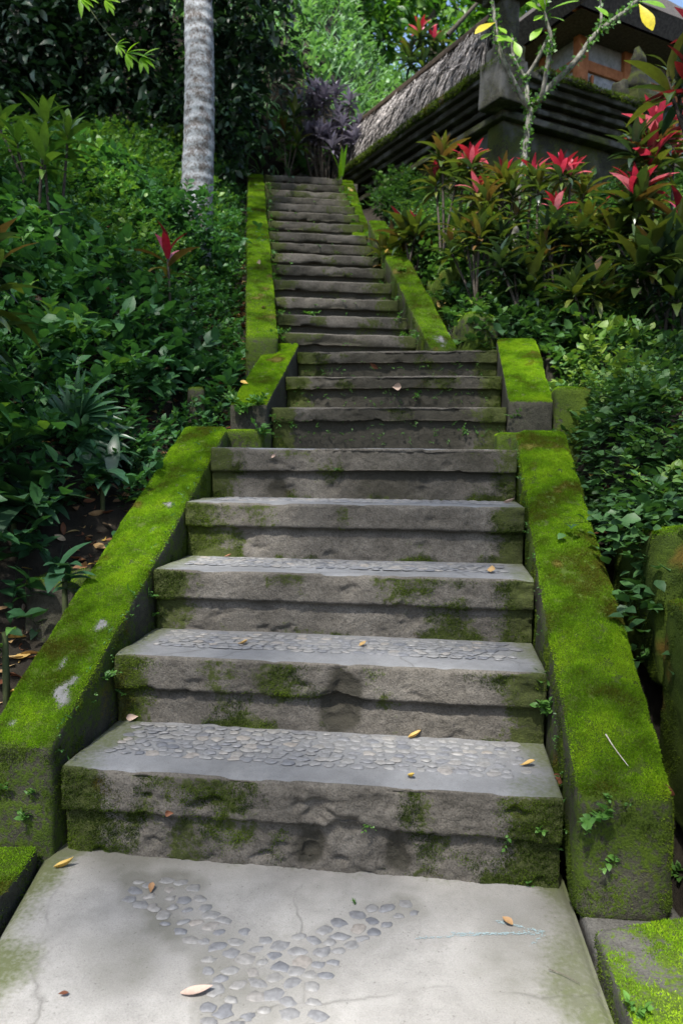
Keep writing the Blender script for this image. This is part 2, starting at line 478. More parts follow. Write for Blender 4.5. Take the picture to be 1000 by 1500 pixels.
M_tread = concrete_mat('tread_cement', (0.12, 0.122, 0.124), (0.20, 0.203, 0.207))

# ------------------------------------------------------------------ leaf and stem builders
class Buf:
    def __init__(s): s.V = []; s.F = []; s.T = []; s.n = 0
    def add(s, V, F, t):
        s.V.append(V); s.F.append(F + s.n); s.T.append(t); s.n += len(V)
    def build(s, name, mat, parent=None, smooth=True):
        return make_mesh(name, np.concatenate(s.V), np.concatenate(s.F), mat, parent, {'tint': np.concatenate(s.T)}, smooth)

def prof(kind, t):
    if kind == 'ovate': return np.sin(np.pi * t ** 0.75) ** 0.9
    if kind == 'lance': return np.sin(np.pi * np.clip(t, 0, 1) ** 0.85) ** 0.8 * (1 - .15 * t)
    if kind == 'obov': return np.sin(np.pi * t ** 1.5) ** 0.8
    if kind == 'blade': return (1 - t) ** 0.6 * np.minimum(1, t * 6 + .35)
    return np.sin(np.pi * t)

def leaves(buf, base, d, n, L, W, tint, kind='ovate', nl=3, droop=0.7, fold=0.25, rs=rng):
    """many leaves at once: base point, direction, face normal, length, half width, tint per leaf"""
    base = np.atleast_2d(np.asarray(base, float)); K = len(base)
    d = unit(np.broadcast_to(np.asarray(d, float), (K, 3)))
    n = np.broadcast_to(np.asarray(n, float), (K, 3))
    s = unit(np.cross(d, n + 1e-4)); n = np.cross(s, d)
    L = np.broadcast_to(np.asarray(L, float), (K,)); W = np.broadcast_to(np.asarray(W, float), (K,))
    droop = np.broadcast_to(np.asarray(droop, float), (K,))
    t = np.linspace(0, 1, nl + 1)
    th = droop[:, None] * (t[None] - .15)
    X = np.concatenate([np.zeros((K, 1)), np.cumsum(np.cos(th[:, :-1]) / nl, 1)], 1)
    Z = np.concatenate([np.zeros((K, 1)), np.cumsum(-np.sin(th[:, :-1]) / nl, 1)], 1)
    w = np.maximum(prof(kind, np.clip(t, 0.02, 0.985)), 0.04)
    c = base[:, None] + (X[..., None] * d[:, None] + Z[..., None] * n[:, None]) * L[:, None, None]
    V = np.zeros((K, nl + 1, 3, 3))
    for j, v in enumerate((-1, 0, 1)):
        V[:, :, j] = c + s[:, None] * (v * w[None, :, None] * W[:, None, None]) + n[:, None] * (abs(v) * fold * w[None, :, None] * W[:, None, None])
    q = quads_grid(nl + 1, 3)
    Fq = (q[None] + (np.arange(K) * (nl + 1) * 3)[:, None, None]).reshape(-1, 4)
    T = np.repeat(np.clip(np.broadcast_to(tint, (K,)), 0, 1), (nl + 1) * 3)
    buf.add(V.reshape(-1, 3), Fq, T)

def tube(buf, pts, rad, seg=6, t=0.5, cap=True):
    pts = np.asarray(pts, float); K = len(pts)
    rad = np.broadcast_to(np.asarray(rad, float), (K,))
    tg = np.gradient(pts, axis=0); tg = unit(tg)
    ref = np.array([0.3, 0.9, 0.1]) if abs(tg[0][2]) > .6 else np.array([0, 0, 1.0])
    a = unit(np.cross(tg, ref)); b = np.cross(tg, a)
    an = np.linspace(0, 2 * np.pi, seg, endpoint=False)
    V = pts[:, None] + (a[:, None] * np.cos(an)[None, :, None] + b[:, None] * np.sin(an)[None, :, None]) * rad[:, None, None]
    Fq = []
    for i in range(K - 1):
        for j in range(seg):
            k = (j + 1) % seg
            Fq.append((i * seg + j, i * seg + k, (i + 1) * seg + k, (i + 1) * seg + j))
    V = V.reshape(-1, 3)
    if cap:
        V = np.concatenate([V, pts[-1:] + tg[-1:] * rad[-1] * .3])
        e = len(V) - 1; o = (K - 1) * seg
        for j in range(seg):
            k = (j + 1) % seg
            Fq.append((o + j, o + k, e, e))
    Fq = np.array(Fq)
    buf.add(V, Fq, np.full(len(V), t))

def smooth_line(pts, n):
    pts = np.asarray(pts, float)
    x = np.linspace(0, len(pts) - 1, n)
    i = np.clip(np.floor(x).astype(int), 0, len(pts) - 2); f = (x - i)[:, None]
    p0 = pts[np.maximum(i - 1, 0)]; p1 = pts[i]; p2 = pts[i + 1]; p3 = pts[np.minimum(i + 2, len(pts) - 1)]
    return 0.5 * ((2 * p1) + (-p0 + p2) * f + (2 * p0 - 5 * p1 + 4 * p2 - p3) * f ** 2 + (-p0 + 3 * p1 - 3 * p2 + p3) * f ** 3)

def rand_h(K, rs=rng):
    a = rs.uniform(0, 2 * np.pi, K)
    return np.stack([np.cos(a), np.sin(a), np.zeros(K)], 1)

# ------------------------------------------------------------------ the stair frame
YAW1 = 0.1313
O1 = np.array([-0.1264, 2.3756])
F1 = np.array([math.sin(YAW1), math.cos(YAW1)]); X1 = np.array([math.cos(YAW1), -math.sin(YAW1)])
RUN, RISE, W1, H1, OV = 0.4283, 0.2797, 1.6967, 0.3141, 0.0305
def S1(a, s, z):
    """along the lower flight, across it, height -> place"""
    a = np.asarray(a, float); s = np.asarray(s, float); z = np.asarray(z, float)
    a, s, z = np.broadcast_arrays(a, s, z)
    return np.stack([O1[0] + F1[0] * a + X1[0] * s, O1[1] + F1[1] * a + X1[1] * s, z], -1)
YAW3 = -0.123
O3 = np.array([0.045, 6.22])
F3 = np.array([math.sin(YAW3), math.cos(YAW3)]); X3 = np.array([math.cos(YAW3), -math.sin(YAW3)])
RUN3, RISE3, H3, W3 = 0.384, 0.2275, 2.395, 1.16
def S3(a, s, z):
    a = np.asarray(a, float); s = np.asarray(s, float); z = np.asarray(z, float)
    a, s, z = np.broadcast_arrays(a, s, z)
    return np.stack([O3[0] + F3[0] * a + X3[0] * s, O3[1] + F3[1] * a + X3[1] * s, z], -1)

# height of the stair line, its middle and half width with the walls, by Y
_zs = (np.array([-20, 2.3, 4.1, 4.85, 5.95, 6.2, 11.6, 13.2]), np.array([0, 0.0, 1.40, 1.62, 2.2, 2.3, 5.55, 5.6]))
_xc = (np.array([-20, 2.3, 5.9, 6.3, 11.6, 14]), np.array([-.13, -.13, .36, .05, -.61, -.8]))
_hl = (np.array([-20, 1.8, 2.35, 4.5, 4.8, 5.9, 6.2, 11.8, 12.2]), np.array([1.0, 1.0, 1.12, 1.12, 1.05, 1.05, .84, .84, 1.6]))
def ground(x, y):
    x = np.asarray(x, float); y = np.asarray(y, float)
    zs = np.interp(y, *_zs); xc = np.interp(y, *_xc); hw = np.interp(y, *_hl)
    P = np.stack([x.ravel(), y.ravel(), np.zeros(x.size)], 1)
    nz = (vnoise(P, 1.3, 4, 2).reshape(x.shape) - .5)
    left = xc - hw - x; right = x - xc - hw
    inside = np.minimum(left, right)
    # left bank
    lim = np.interp(y, [4, 6, 9, 12], [2.8, 2.3, 1.25, .9])
    zl = zs - .32 + np.clip(left - .32, 0, lim) * .66 + np.clip(left - .32 - lim, 0, 40) * .05
    zl = np.where(y < 2.3, -.12 + np.clip(left - .3, 0, 10) * .5, zl)
    # right bank: gutter then a gentle shelf
    sh = .34 + .28 * sstep(.14, .34, right) * (1 - sstep(4.2, 5.2, y)) 
    zr = zs - .42 + sh * sstep(.12, .4, right) + np.clip(right - .4, 0, 30) * .10
    zr = np.where(y < 2.3, np.maximum(zs - .12 + np.clip(right - .35, 0, 10) * .25, zr - .1), zr)
    z = np.where(left > 0, zl, np.where(right > 0, zr, zs - .4))
    z = z + nz * .22 * sstep(0.1, .6, -np.minimum(-left * (left > 0) - right * (right > 0), 0))
    # the hillside behind
    hill = np.clip(y - 13.2 - .16 * np.clip(x, -4, 6), 0, 40) * 1.0 - .1 * np.clip(x, -6, 6) * sstep(13, 16, y)
    cliff = sstep(12.9, 13.9, y + .25 * (x + 1)) * 2.6 * sstep(1.2, -.6, x)
    z = z + hill + cliff
    cap = 10.5 - .12 * np.clip(x, -1, 6) + 9 * sstep(.8, -2.5, x) + .02 * y
    z = np.where(z > cap - .8, cap - .8 * np.exp(-(z - cap + .8) / .8), z)
    return z

# ------------------------------------------------------------------ ground
def axis(a, b, c, d, fine, coarse):
    return np.unique(np.concatenate([np.linspace(a, b, coarse), np.linspace(b, c, fine), np.linspace(c, d, coarse)]))
gx = axis(-60, -5, 6, 60, 150, 24); gy = axis(-30, 1.4, 18, 90, 210, 24)
GX, GY = np.meshgrid(gx, gy, indexing='ij')
GZ = ground(GX, GY)
GZ = np.where((GY < 2.2) & (np.abs(GX + .13) < 1.3), -.10, GZ)
V = np.stack([GX.ravel(), GY.ravel(), GZ.ravel()], 1)
o = make_mesh('ground', V, quads_grid(len(gx), len(gy)), M_soil)
tag(o, 'dark forest soil of the banks beside the stairs', kind='structure')

def poisson(poly, r, seed, tries=9000):
    rs = np.random.default_rng(seed)
    poly = np.asarray(poly)[:, :2]
    lo, hi = poly.min(0), poly.max(0)
    pts = []
    for _ in range(tries):
        p = lo + rs.random(2) * (hi - lo)
        ins = False; j = len(poly) - 1
        for i in range(len(poly)):
            if (poly[i, 1] > p[1]) != (poly[j, 1] > p[1]) and p[0] < (poly[j, 0] - poly[i, 0]) * (p[1] - poly[i, 1]) / (poly[j, 1] - poly[i, 1]) + poly[i, 0]:
                ins = not ins
            j = i
        if ins and all((p[0] - q[0]) ** 2 + (p[1] - q[1]) ** 2 > r * r for q in pts): pts.append(p)
    return np.array(pts)

band = [(182, 1296), (240, 1283), (285, 1300), (330, 1350), (385, 1378), (450, 1368), (510, 1345), (545, 1330), (602, 1322), (608, 1338), (560, 1358), (528, 1385), (500, 1400), (478, 1428), (466, 1500), (462, 1640), (290, 1640), (300, 1500), (308, 1440), (296, 1395), (230, 1345), (190, 1318)]
bp = np.array([at_z(px, py, 0.0) for px, py in band])
pp = poisson(bp, .041, 4, 14000)
bp_ = pp
# path slab in front of the stairs
GL = at_z(66, 1248, 0); GR = at_z(836, 1306, 0)
PB = at_z(906, 1500, 0); PL = at_z(0, 1362, 0)
dR = unit(PB - GR); dL = unit(PL - GL)
def pathmap(V):
    u = V[:, 0]; v = V[:, 1]
    base = GL[None] + (GR - GL)[None] * u[:, None] + np.array([0, .06, 0])
    off = dL[None] * (1 - u[:, None]) + dR[None] * u[:, None]
    p = base + off * v[:, None]
    p[:, 2] = 0
    return p
nu, nv = 110, 170
U_, V_ = np.meshgrid(np.linspace(0, 1, nu), np.linspace(-.20, 6.0, nv), indexing='ij')
P = pathmap(np.stack([U_.ravel(), V_.ravel()], 1))
e = np.minimum(U_.ravel(), 1 - U_.ravel()) * 1.7
mo = sstep(.24, .0, e + (vnoise(P, 5, 3, 3) - .5) * .25) * .85 + sstep(.16, 0, V_.ravel() + (vnoise(P, 6, 3, 8) - .5) * .2) * .5
st = sstep(.5, .75, vnoise(P, 1.6, 3, 14)) * .7 + sstep(.35, 0, V_.ravel()) * .35
bandd = np.full(len(P), 9.0)
for q in bp_:
    bandd = np.minimum(bandd, np.hypot(P[:, 0] - q[0], P[:, 1] - q[1]))
inb = sstep(.085, .03, bandd + (vnoise(P, 9, 3, 18) - .5) * .05)
st = st + inb * .5; mo = mo + inb * .15
Pz = P.copy(); Pz[:, 2] += (vnoise(P, 2.5, 3, 5) - .5) * .012 - sstep(.03, 0, e) * .02
V = Pz; Fq = quads_grid(nu, nv)
n = normals_of(V, Fq)
if n[:, 2].mean() < 0: Fq = Fq[:, ::-1]
# skirt
ring = np.concatenate([np.arange(0, nv), np.arange(1, nu) * nv + nv - 1, (nu - 1) * nv + np.arange(nv - 2, -1, -1), np.arange(nu - 2, 0, -1) * nv])
V2 = V[ring].copy(); V2[:, 2] -= .12
k = len(V); m = len(ring)
sk = np.array([(ring[i], ring[(i + 1) % m], k + (i + 1) % m, k + i) for i in range(m)])
V = np.concatenate([V, V2]); Fq = np.concatenate([Fq, sk])
mo = np.concatenate([mo, np.full(m, .5)]); st = np.concatenate([st, np.full(m, .8)])
path = make_mesh('path', V, Fq, M_path, None, {'moss': mo, 'stain': st})
tag(path, 'pale cement path with a forked band of set pebbles before the stairs', kind='structure')

def pebbles(name, pts, size, parent, zf, seed=0, ax=None, flat=0.22, sink=0.45):
    rs = np.random.default_rng(seed)
    K = len(pts)
    seg, rg = 10, 4
    an = np.linspace(0, 2 * np.pi, seg, endpoint=False)
    el = np.linspace(0, np.pi / 2, rg)
    tmpl = np.array([[math.cos(e) * math.cos(a), math.cos(e) * math.sin(a), math.sin(e)] for e in el[:-1] for a in an] + [[0, 0, 1]])
    Fq = [(i * seg + j, i * seg + (j + 1) % seg, (i + 1) * seg + (j + 1) % seg, (i + 1) * seg + j) for i in range(rg - 2) for j in range(seg)]
    e = len(tmpl) - 1; o = (rg - 2) * seg
    Fq += [(o + j, o + (j + 1) % seg, e, e) for j in range(seg)]
    Fq = np.array(Fq)
    sx = size * rs.uniform(.75, 1.25, K); sy = sx * rs.uniform(.6, .95, K)
    rot = rs.uniform(-.5, .5, K) if ax is None else ax + rs.uniform(-.45, .45, K)
    c, s = np.cos(rot), np.sin(rot)
    wob = 1 + .16 * rs.normal(size=(K, seg))
    wob = np.concatenate([np.tile(wob, (1, rg - 1)), np.ones((K, 1))], 1)
    X = tmpl[None, :, 0] * sx[:, None] * wob; Y = tmpl[None, :, 1] * sy[:, None] * wob
    Z = (tmpl[None, :, 2] ** 1.0) * (size * flat * rs.uniform(.8, 1.5, K))[:, None] - size * flat * sink
    V = np.stack([pts[:, None, 0] + X * c[:, None] - Y * s[:, None], pts[:, None, 1] + X * s[:, None] + Y * c[:, None], pts[:, None, 2] + Z], -1)
    Fa = (Fq[None] + (np.arange(K) * len(tmpl))[:, None, None]).reshape(-1, 4)
    t = np.repeat(np.clip(rs.normal(.45, .25, K), 0, 1), len(tmpl))
    return make_mesh(name, V.reshape(-1, 3), Fa, M_pebble, parent, {'tint': t})

pebbles('pebble_inlay', np.c_[pp, np.full(len(pp), 0.0018)], .0235, path, 0, 5, flat=.15, sink=.5)

# ------------------------------------------------------------------ steps
def step_mesh(name, parent, Sf, a0, s0, s1, ztop, rise, run, ov, seed, mat_t=M_tread, crust=0, res=.014, amp=.006, rough=1.0, moss_side=1.0, slab=.125, moss_all=0.0, tread_moss=0.0, back=.06, stains=(), darken=0.0):
    """one step: eroded riser, overhanging slab with rounded nose, cement tread"""
    rr = .016
    pr = [(ov, -.05), (ov, rise - slab - .012), (ov - .006, rise - slab), (.004, rise - slab + .004), (0, rise - slab + .014), (0, rise - rr)]
    pr += [(rr - rr * math.cos(t), rise - rr + rr * math.sin(t)) for t in np.linspace(.3, math.pi / 2, 4)]
    pr += [(run + back, rise)]
    pr = np.array(pr)
    # resample
    out = [pr[0]]
    for p, q in zip(pr[:-1], pr[1:]):
        dlen = np.linalg.norm(q - p); step = res if (abs(q[0] - p[0]) < .1) else .03
        k = max(1, int(dlen / step))
        for i in range(1, k + 1): out.append(p + (q - p) * i / k)
    pr = np.array(out); npf = len(pr)
    ns = max(2, int((s1 - s0) / (res * 1.15)))
    ss = np.linspace(s0, s1, ns)
    A = np.tile(pr[:, 0], (ns, 1)); Zr = np.tile(pr[:, 1], (ns, 1)); Sx = np.tile(ss[:, None], (1, npf))
    base = Sf(a0 + A, Sx, ztop - rise + Zr).reshape(-1, 3)
    Fq = quads_grid(ns, npf)
    n = normals_of(base, Fq)
    if n[:, 2].max() < .5: Fq = Fq[:, ::-1]; n = -n
    zf = Zr.ravel(); af = A.ravel(); sf = Sx.ravel()
    vert = 1 - sstep(.5, .9, n[:, 2])
    # the nose line wanders a little
    wander = (vnoise(np.stack([sf, np.full_like(sf, seed * 3.1), zf * 0], 1), 2.2, 3, seed) - .5)
    d = (vnoise(base, 14, 4, seed) - .5) * 2 * amp * (0.25 + 1.0 * vert)
    d += (vnoise(base, 55, 2, seed + 3) - .5) * .005 * vert * rough
    cr_ = sstep(.42, .68, vnoise(base, 4, 3, seed + 51))
    d += (np.abs(vnoise(base, 75, 3, seed + 4) - .5) * 2 - .35) * .010 * vert * min(rough, 1.5) * (.2 + .8 * cr_) * (crust > 0)
    pits = sstep(.62, .8, vnoise(base * [1, 1, 1.6], 9, 3, seed + 11)) * vert * (.012 * rough)
    P = base + n * (d - pits)[:, None]
    P[:, 2] += (vnoise(np.stack([sf * 1.0, af * 3, np.full_like(sf, seed)], 1), 3, 2, seed) - .5) * .010 * (1 - vert) * sstep(.0, .05, af)
    P[:, 1] += wander * .022 * vert
    # chipped nose edge
    nose = np.exp(-((zf - rise + .008) / .02) ** 2) * np.exp(-((af - .004) / .03) ** 2)
    chip = sstep(.5, .8, vnoise(np.stack([sf, zf, np.full_like(sf, seed + .5)], 1), 9, 3, seed + 21)) * nose * .014
    P = P - n * chip[:, None]
    n = normals_of(P, Fq)
    es = np.minimum(sf - s0, s1 - sf)
    nz1 = vnoise(P, 5, 4, seed + 31)
    moss = (moss_all + .62 * sstep(.42, .72, nz1)) * vert * .9
    moss += moss_side * sstep(.26, .0, es + (nz1 - .5) * .3) * .75
    moss += tread_moss * (1 - vert)
    bar = np.zeros_like(moss)
    recess = sstep(.02, -.0, zf - (rise - slab)) * sstep(rise - slab - .05, rise - slab - .005, zf)  # darker band just below the slab overhang
    stain = .2 + .46 * vnoise(P, 3.5, 4, seed + 41) * vert + .14 * recess * vert - .2 * (1 - vert) + darken  # noise stain, plus an even darkening over the whole step
    foot = sstep(.05, .0, zf) * vert
    moss += foot * .35 * sstep(.4, .6, nz1)
    for (sx, w, z0, z1, g) in stains:
        q = np.exp(-((sf - sx + .12 * (vnoise(P, 7, 3, seed + 71) - .5)) / (w * (.4 + 1.3 * vnoise(P, 5, 3, seed + 81)))) ** 2) * sstep(z0 - .05, z0 + .03, zf + .10 * (vnoise(P, 9, 3, seed + 91) - .5)) * sstep(z1 + .05, z1 - .03, zf + .10 * (vnoise(P, 9, 3, seed + 95) - .5)) * vert
        stain += g * q; P = P - n * (q * .018)[:, None]; moss -= q * .3
    moss += (.14 * cr_ * vert) * (crust > 0)
    caps = [[i for i in range(npf)], [(ns - 1) * npf + i for i in range(npf)][::-1]]
    P2 = P.copy()
    midx = (af[Fq].mean(1) > .03) & (zf[Fq].mean(1) > rise - .004)
    moss = np.clip(moss, 0, 1)
    at_ = {'moss': moss, 'stain': stain, 'bare': bar, 'rust': np.zeros(len(P)), 'tint': np.zeros(len(P))}
    mi = midx.astype(int)
    if crust:
        wv_ = moss * vert * sstep(.42, .55, vnoise(P, 6, 4, seed + 61) + .10 * (crust - 1))
        fz = fuzz('moss', (P, Fq, n, {'moss': wv_, 'bare': bar, 'rust': np.zeros(len(P))}), None, None, 150000, h=(.003, .008), wd=.0018, seed=seed, thr=.25)
        if fz is not None:
            V2, T2, t2, r2 = fz
            k = len(P); P = np.concatenate([P, V2]); T2 = T2 + k
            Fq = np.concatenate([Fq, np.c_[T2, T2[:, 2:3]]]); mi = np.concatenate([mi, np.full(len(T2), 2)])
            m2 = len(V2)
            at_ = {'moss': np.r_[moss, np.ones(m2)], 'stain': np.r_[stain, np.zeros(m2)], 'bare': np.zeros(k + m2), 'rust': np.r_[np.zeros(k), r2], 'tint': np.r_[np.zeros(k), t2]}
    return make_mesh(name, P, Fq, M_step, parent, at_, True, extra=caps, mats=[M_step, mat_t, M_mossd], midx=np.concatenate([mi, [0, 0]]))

low = thing('stone_staircase', 'lower flight of five wide cement steps with pebble rows set in the treads', 'staircase', S1(0, 0, 0))
tread_z = [H1 + k * RISE for k in range(5)]
for k in range(5):
    rise = H1 if k == 0 else RISE
    run = RUN + OV + .03 if k < 4 else .95
    stn = []
    if k == 0: stn = [(.02, .05, .03, .13, .5), (.32, .06, .03, .13, .45)]
    if k == 1: stn = [(.10, .06, .03, .21, .75), (.05, .03, .10, .24, .5)]
    if k == 4: stn = [(.25, .5, -.05, .3, .25), (-.45, .03, .02, .06, .9)]
    s = step_mesh('step', low, S1, k * RUN, -W1 / 2 + .006, W1 / 2 - .006, tread_z[k], rise + .0, run, OV, 3 + k,
                  amp=.010 if k == 0 else .0055, rough=2.0 if k == 0 else 1.0, crust=1.6 if k == 0 else 1.0, res=.007 if k < 3 else .009, slab=(.15, .14, .135, .125, .135)[k], stains=stn,
                  moss_all=(.14, .04, .04, .0, .06)[k], moss_side=1.0)
    if k < 4:
        pts = []
        rs = np.random.default_rng(40 + k)
        a_in = k * RUN + OV + (.145 if k else .125)
        row = 0; a = a_in
        while a < (k + 1) * RUN + OV - .022:
            sx = -W1 / 2 + .11 + (row % 2) * .028
            while sx < W1 / 2 - .12 + .04 * math.sin(row * 2.1):
                pts.append(S1(a + rs.uniform(-.008, .008), sx + rs.uniform(-.008, .008), tread_z[k] + .0035))
                sx += rs.uniform(.043, .060)
            a += .039; row += 1
        pebbles('pebble_inlay', np.array(pts), .0235, s, 0, 60 + k, ax=-YAW1, flat=.15)

mid = thing('stone_staircase', 'middle flight of three dark weathered steps between short mossy wall blocks', 'staircase', S1(2.6, .07, 1.43))
MA = [2.60, 3.06, 3.50]; MZ = [1.715, 1.968, 2.206]
MS = [(-.70, .86), (-.70, .86), (-.70, .86)]
for k in range(3):
    run = (MA[k + 1] - MA[k] + .06) if k < 2 else .62
    step_mesh('step', mid, S1, MA[k], MS[k][0] + .004, MS[k][1] - .004, MZ[k], (.285, .253, .238)[k], run, .03, 20 + k, mat_t=M_step, amp=.008, crust=1.0, darken=.12,
              slab=.105, moss_all=.2, tread_moss=.15, stains=[(.3, .45, -.05, .3, .32), (-.35, .3, -.05, .16, .3)], res=.011)
upf = thing('stone_staircase', 'long narrow upper flight of fifteen dark steps climbing to the temple wall', 'staircase', S3(0, 0, 2.2))
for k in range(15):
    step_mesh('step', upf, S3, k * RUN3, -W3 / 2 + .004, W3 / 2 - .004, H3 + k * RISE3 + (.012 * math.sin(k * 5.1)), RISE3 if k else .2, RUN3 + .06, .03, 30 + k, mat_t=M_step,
              amp=.010, slab=.11, moss_all=.2, tread_moss=.2, res=.022, moss_side=.7, darken=.16, stains=[(random.uniform(-.4, .4), .4, -.05, .12, .35)])
# top landing behind the last step
def lm(V): return S3(15 * RUN3 + V[:, 0] - .25, V[:, 1] - .85, H3 + 14 * RISE3 - .26 + V[:, 2])
o, _ = rough_block('landing', 1.6, 1.7, .25, lm, M_step, None, res=.06)
tag(o, 'earth and stone landing at the head of the stairs', kind='structure')

# ------------------------------------------------------------------ mossy walls
def two_fuzz(data, t, dens, h, seed, thr):
    P, Fq, n, a = data
    up_ = sstep(.35, .6, n[:, 2])
    thin = .82 + .18 * sstep(.38, .54, vnoise(P, 6, 4, seed + 7))
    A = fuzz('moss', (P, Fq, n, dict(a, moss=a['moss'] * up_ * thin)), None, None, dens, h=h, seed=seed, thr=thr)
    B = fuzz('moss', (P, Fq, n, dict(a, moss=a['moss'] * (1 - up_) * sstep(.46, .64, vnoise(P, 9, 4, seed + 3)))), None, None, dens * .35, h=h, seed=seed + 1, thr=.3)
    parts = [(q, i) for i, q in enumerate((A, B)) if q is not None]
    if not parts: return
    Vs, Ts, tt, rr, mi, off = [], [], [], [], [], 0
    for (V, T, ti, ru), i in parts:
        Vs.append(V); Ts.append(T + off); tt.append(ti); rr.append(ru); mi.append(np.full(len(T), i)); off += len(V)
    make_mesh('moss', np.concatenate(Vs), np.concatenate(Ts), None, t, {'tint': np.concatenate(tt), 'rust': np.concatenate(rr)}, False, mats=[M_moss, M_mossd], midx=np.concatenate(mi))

def coping(name, label, Sf, a0, a1, s0, s1, zt0, zt1, zb0, zb1, seed, cat='balustrade', side=.62, dens=270000, fr=.03, bare=(), res=.018, wob=.012, h=(.004, .009), thr=.5, group=None, fuzzmat=None, endflat=0.0, bareamt=1.0, s0b=None, s1b=None, warp=0.0):
    L = abs(a1 - a0) * 1.12; W = abs(s1 - s0); H = max(zt0 - zb0, .05)
    t = thing(name, label, cat, Sf(a0, (s0 + s1) / 2, zb0), group)
    def fm(V):
        u = V[:, 0] / L; v = V[:, 1] / W; w = V[:, 2] / H
        ue = np.minimum(u / max(1 - endflat, .01), 1.0)
        zt = zt0 + (zt1 - zt0) * ue; zb = zb0 + (zb1 - zb0) * u
        sa = s0 + ((s0b if s0b is not None else s0) - s0) * u; sb = s1 + ((s1b if s1b is not None else s1) - s1) * u
        P = Sf(a0 + (a1 - a0) * u, sa + (sb - sa) * v, zb + (zt - zb) * w)
        if warp:
            P = P + (np.stack([vnoise(P, 2.0, 2, seed + i) for i in range(3)], 1) - .5) * warp
        return P
    def ms(V, P, n):
        a = default_moss(V, P, n, 1.0, side)
        bb = np.zeros(len(P))
        for (u, v, r) in bare:
            c = fm(np.array([[u * L, v * W, H]]))[0]
            d = np.linalg.norm((P - c) * [1.5, 1, .6], axis=1)
            bb = np.maximum(bb, sstep(r * 1.05, r * .85, d + (vnoise(P, 26, 4, seed) - .5) * r * 2.2))
        a['bare'] = bb * sstep(.3, .7, n[:, 2]) * bareamt
        a['rust'] = a['rust'] * .6
        return a
    o, data = rough_block('stone', L, W, H, fm, M_bal, t, res=res, r=fr, amp=.009, sc=8, seed=seed, moss=ms, big=wob)
    two_fuzz(data, t, dens, h, seed, thr)
    return t

HB = .55
coping('balustrade', 'long sloping moss covered wall on the left of the lower steps with bare grey patches', S1, -.03, 2.13, -W1 / 2 - .285, -W1 / 2 - .012, .40, 1.555, -.08, .85, 101,
       bare=[(.62, .72, .04), (.52, .70, .022), (.25, .75, .035), (.10, .72, .06), (.04, .3, .03), (.16, .5, .025)], endflat=.02)
coping('balustrade', 'broad sloping moss covered wall on the right of the lower steps with a rounded front', S1, -.105, 2.13, W1 / 2 + .012, W1 / 2 + .315, .385, 1.545, -.04, .85, 102,
       fr=.06, side=.62, endflat=.02)
coping('balustrade', 'short mossy wall block with yellow fallen leaf on the left of the middle steps', S1, 2.52, 3.62, -.965, -.705, 1.735, 2.30, 1.30, 1.9, 103, side=.3, res=.02)
coping('balustrade', 'short square ended mossy block on the right of the middle steps', S1, 2.56, 3.66, .865, 1.15, 1.755, 2.315, 1.30, 1.9, 104, side=.3, res=.02)
coping('balustrade', 'long thin mossy wall edging the left of the upper flight', S3, -.30, 5.75, -W3 / 2 - .255, -W3 / 2 - .01, 2.30, 5.72, 1.85, 4.9, 105, dens=60000, res=.028, h=(.007, .014), bare=[(.88, .5, .05), (.55, .5, .03), (.42, .6, .04), (.75, .3, .03)], bareamt=.8)
coping('balustrade', 'mossy wall stretch with ragged inner edge at the lower right of the upper flight', S3, -.32, 2.98, W3 / 2 + .03, W3 / 2 + .265, 2.26, 4.26, 1.8, 3.5, 106, dens=60000, res=.028, h=(.007, .015), bare=[(.04, .5, .08)], wob=.02)
coping('balustrade', 'upper mossy wall stretch at the top right of the upper flight below the dark eaves', S3, 2.9, 5.75, W3 / 2 - .15, W3 / 2 + .08, 4.02, 5.70, 3.4, 4.9, 107, s0b=W3 / 2 - .02, s1b=W3 / 2 + .23, dens=60000, res=.028, h=(.007, .014))
coping('kerb_stone', 'low moss topped cross kerb joining the left wall to the middle steps', S1, 2.14, 2.42, -W1 / 2 - .1, -.66, 1.545, 1.55, 1.2, 1.2, 108, 'kerb', dens=90000)
coping('kerb_stone', 'low moss topped cross kerb joining the right wall to the middle steps', S1, 2.14, 2.42, .76, W1 / 2 + .16, 1.535, 1.54, 1.2, 1.2, 109, 'kerb', dens=90000)
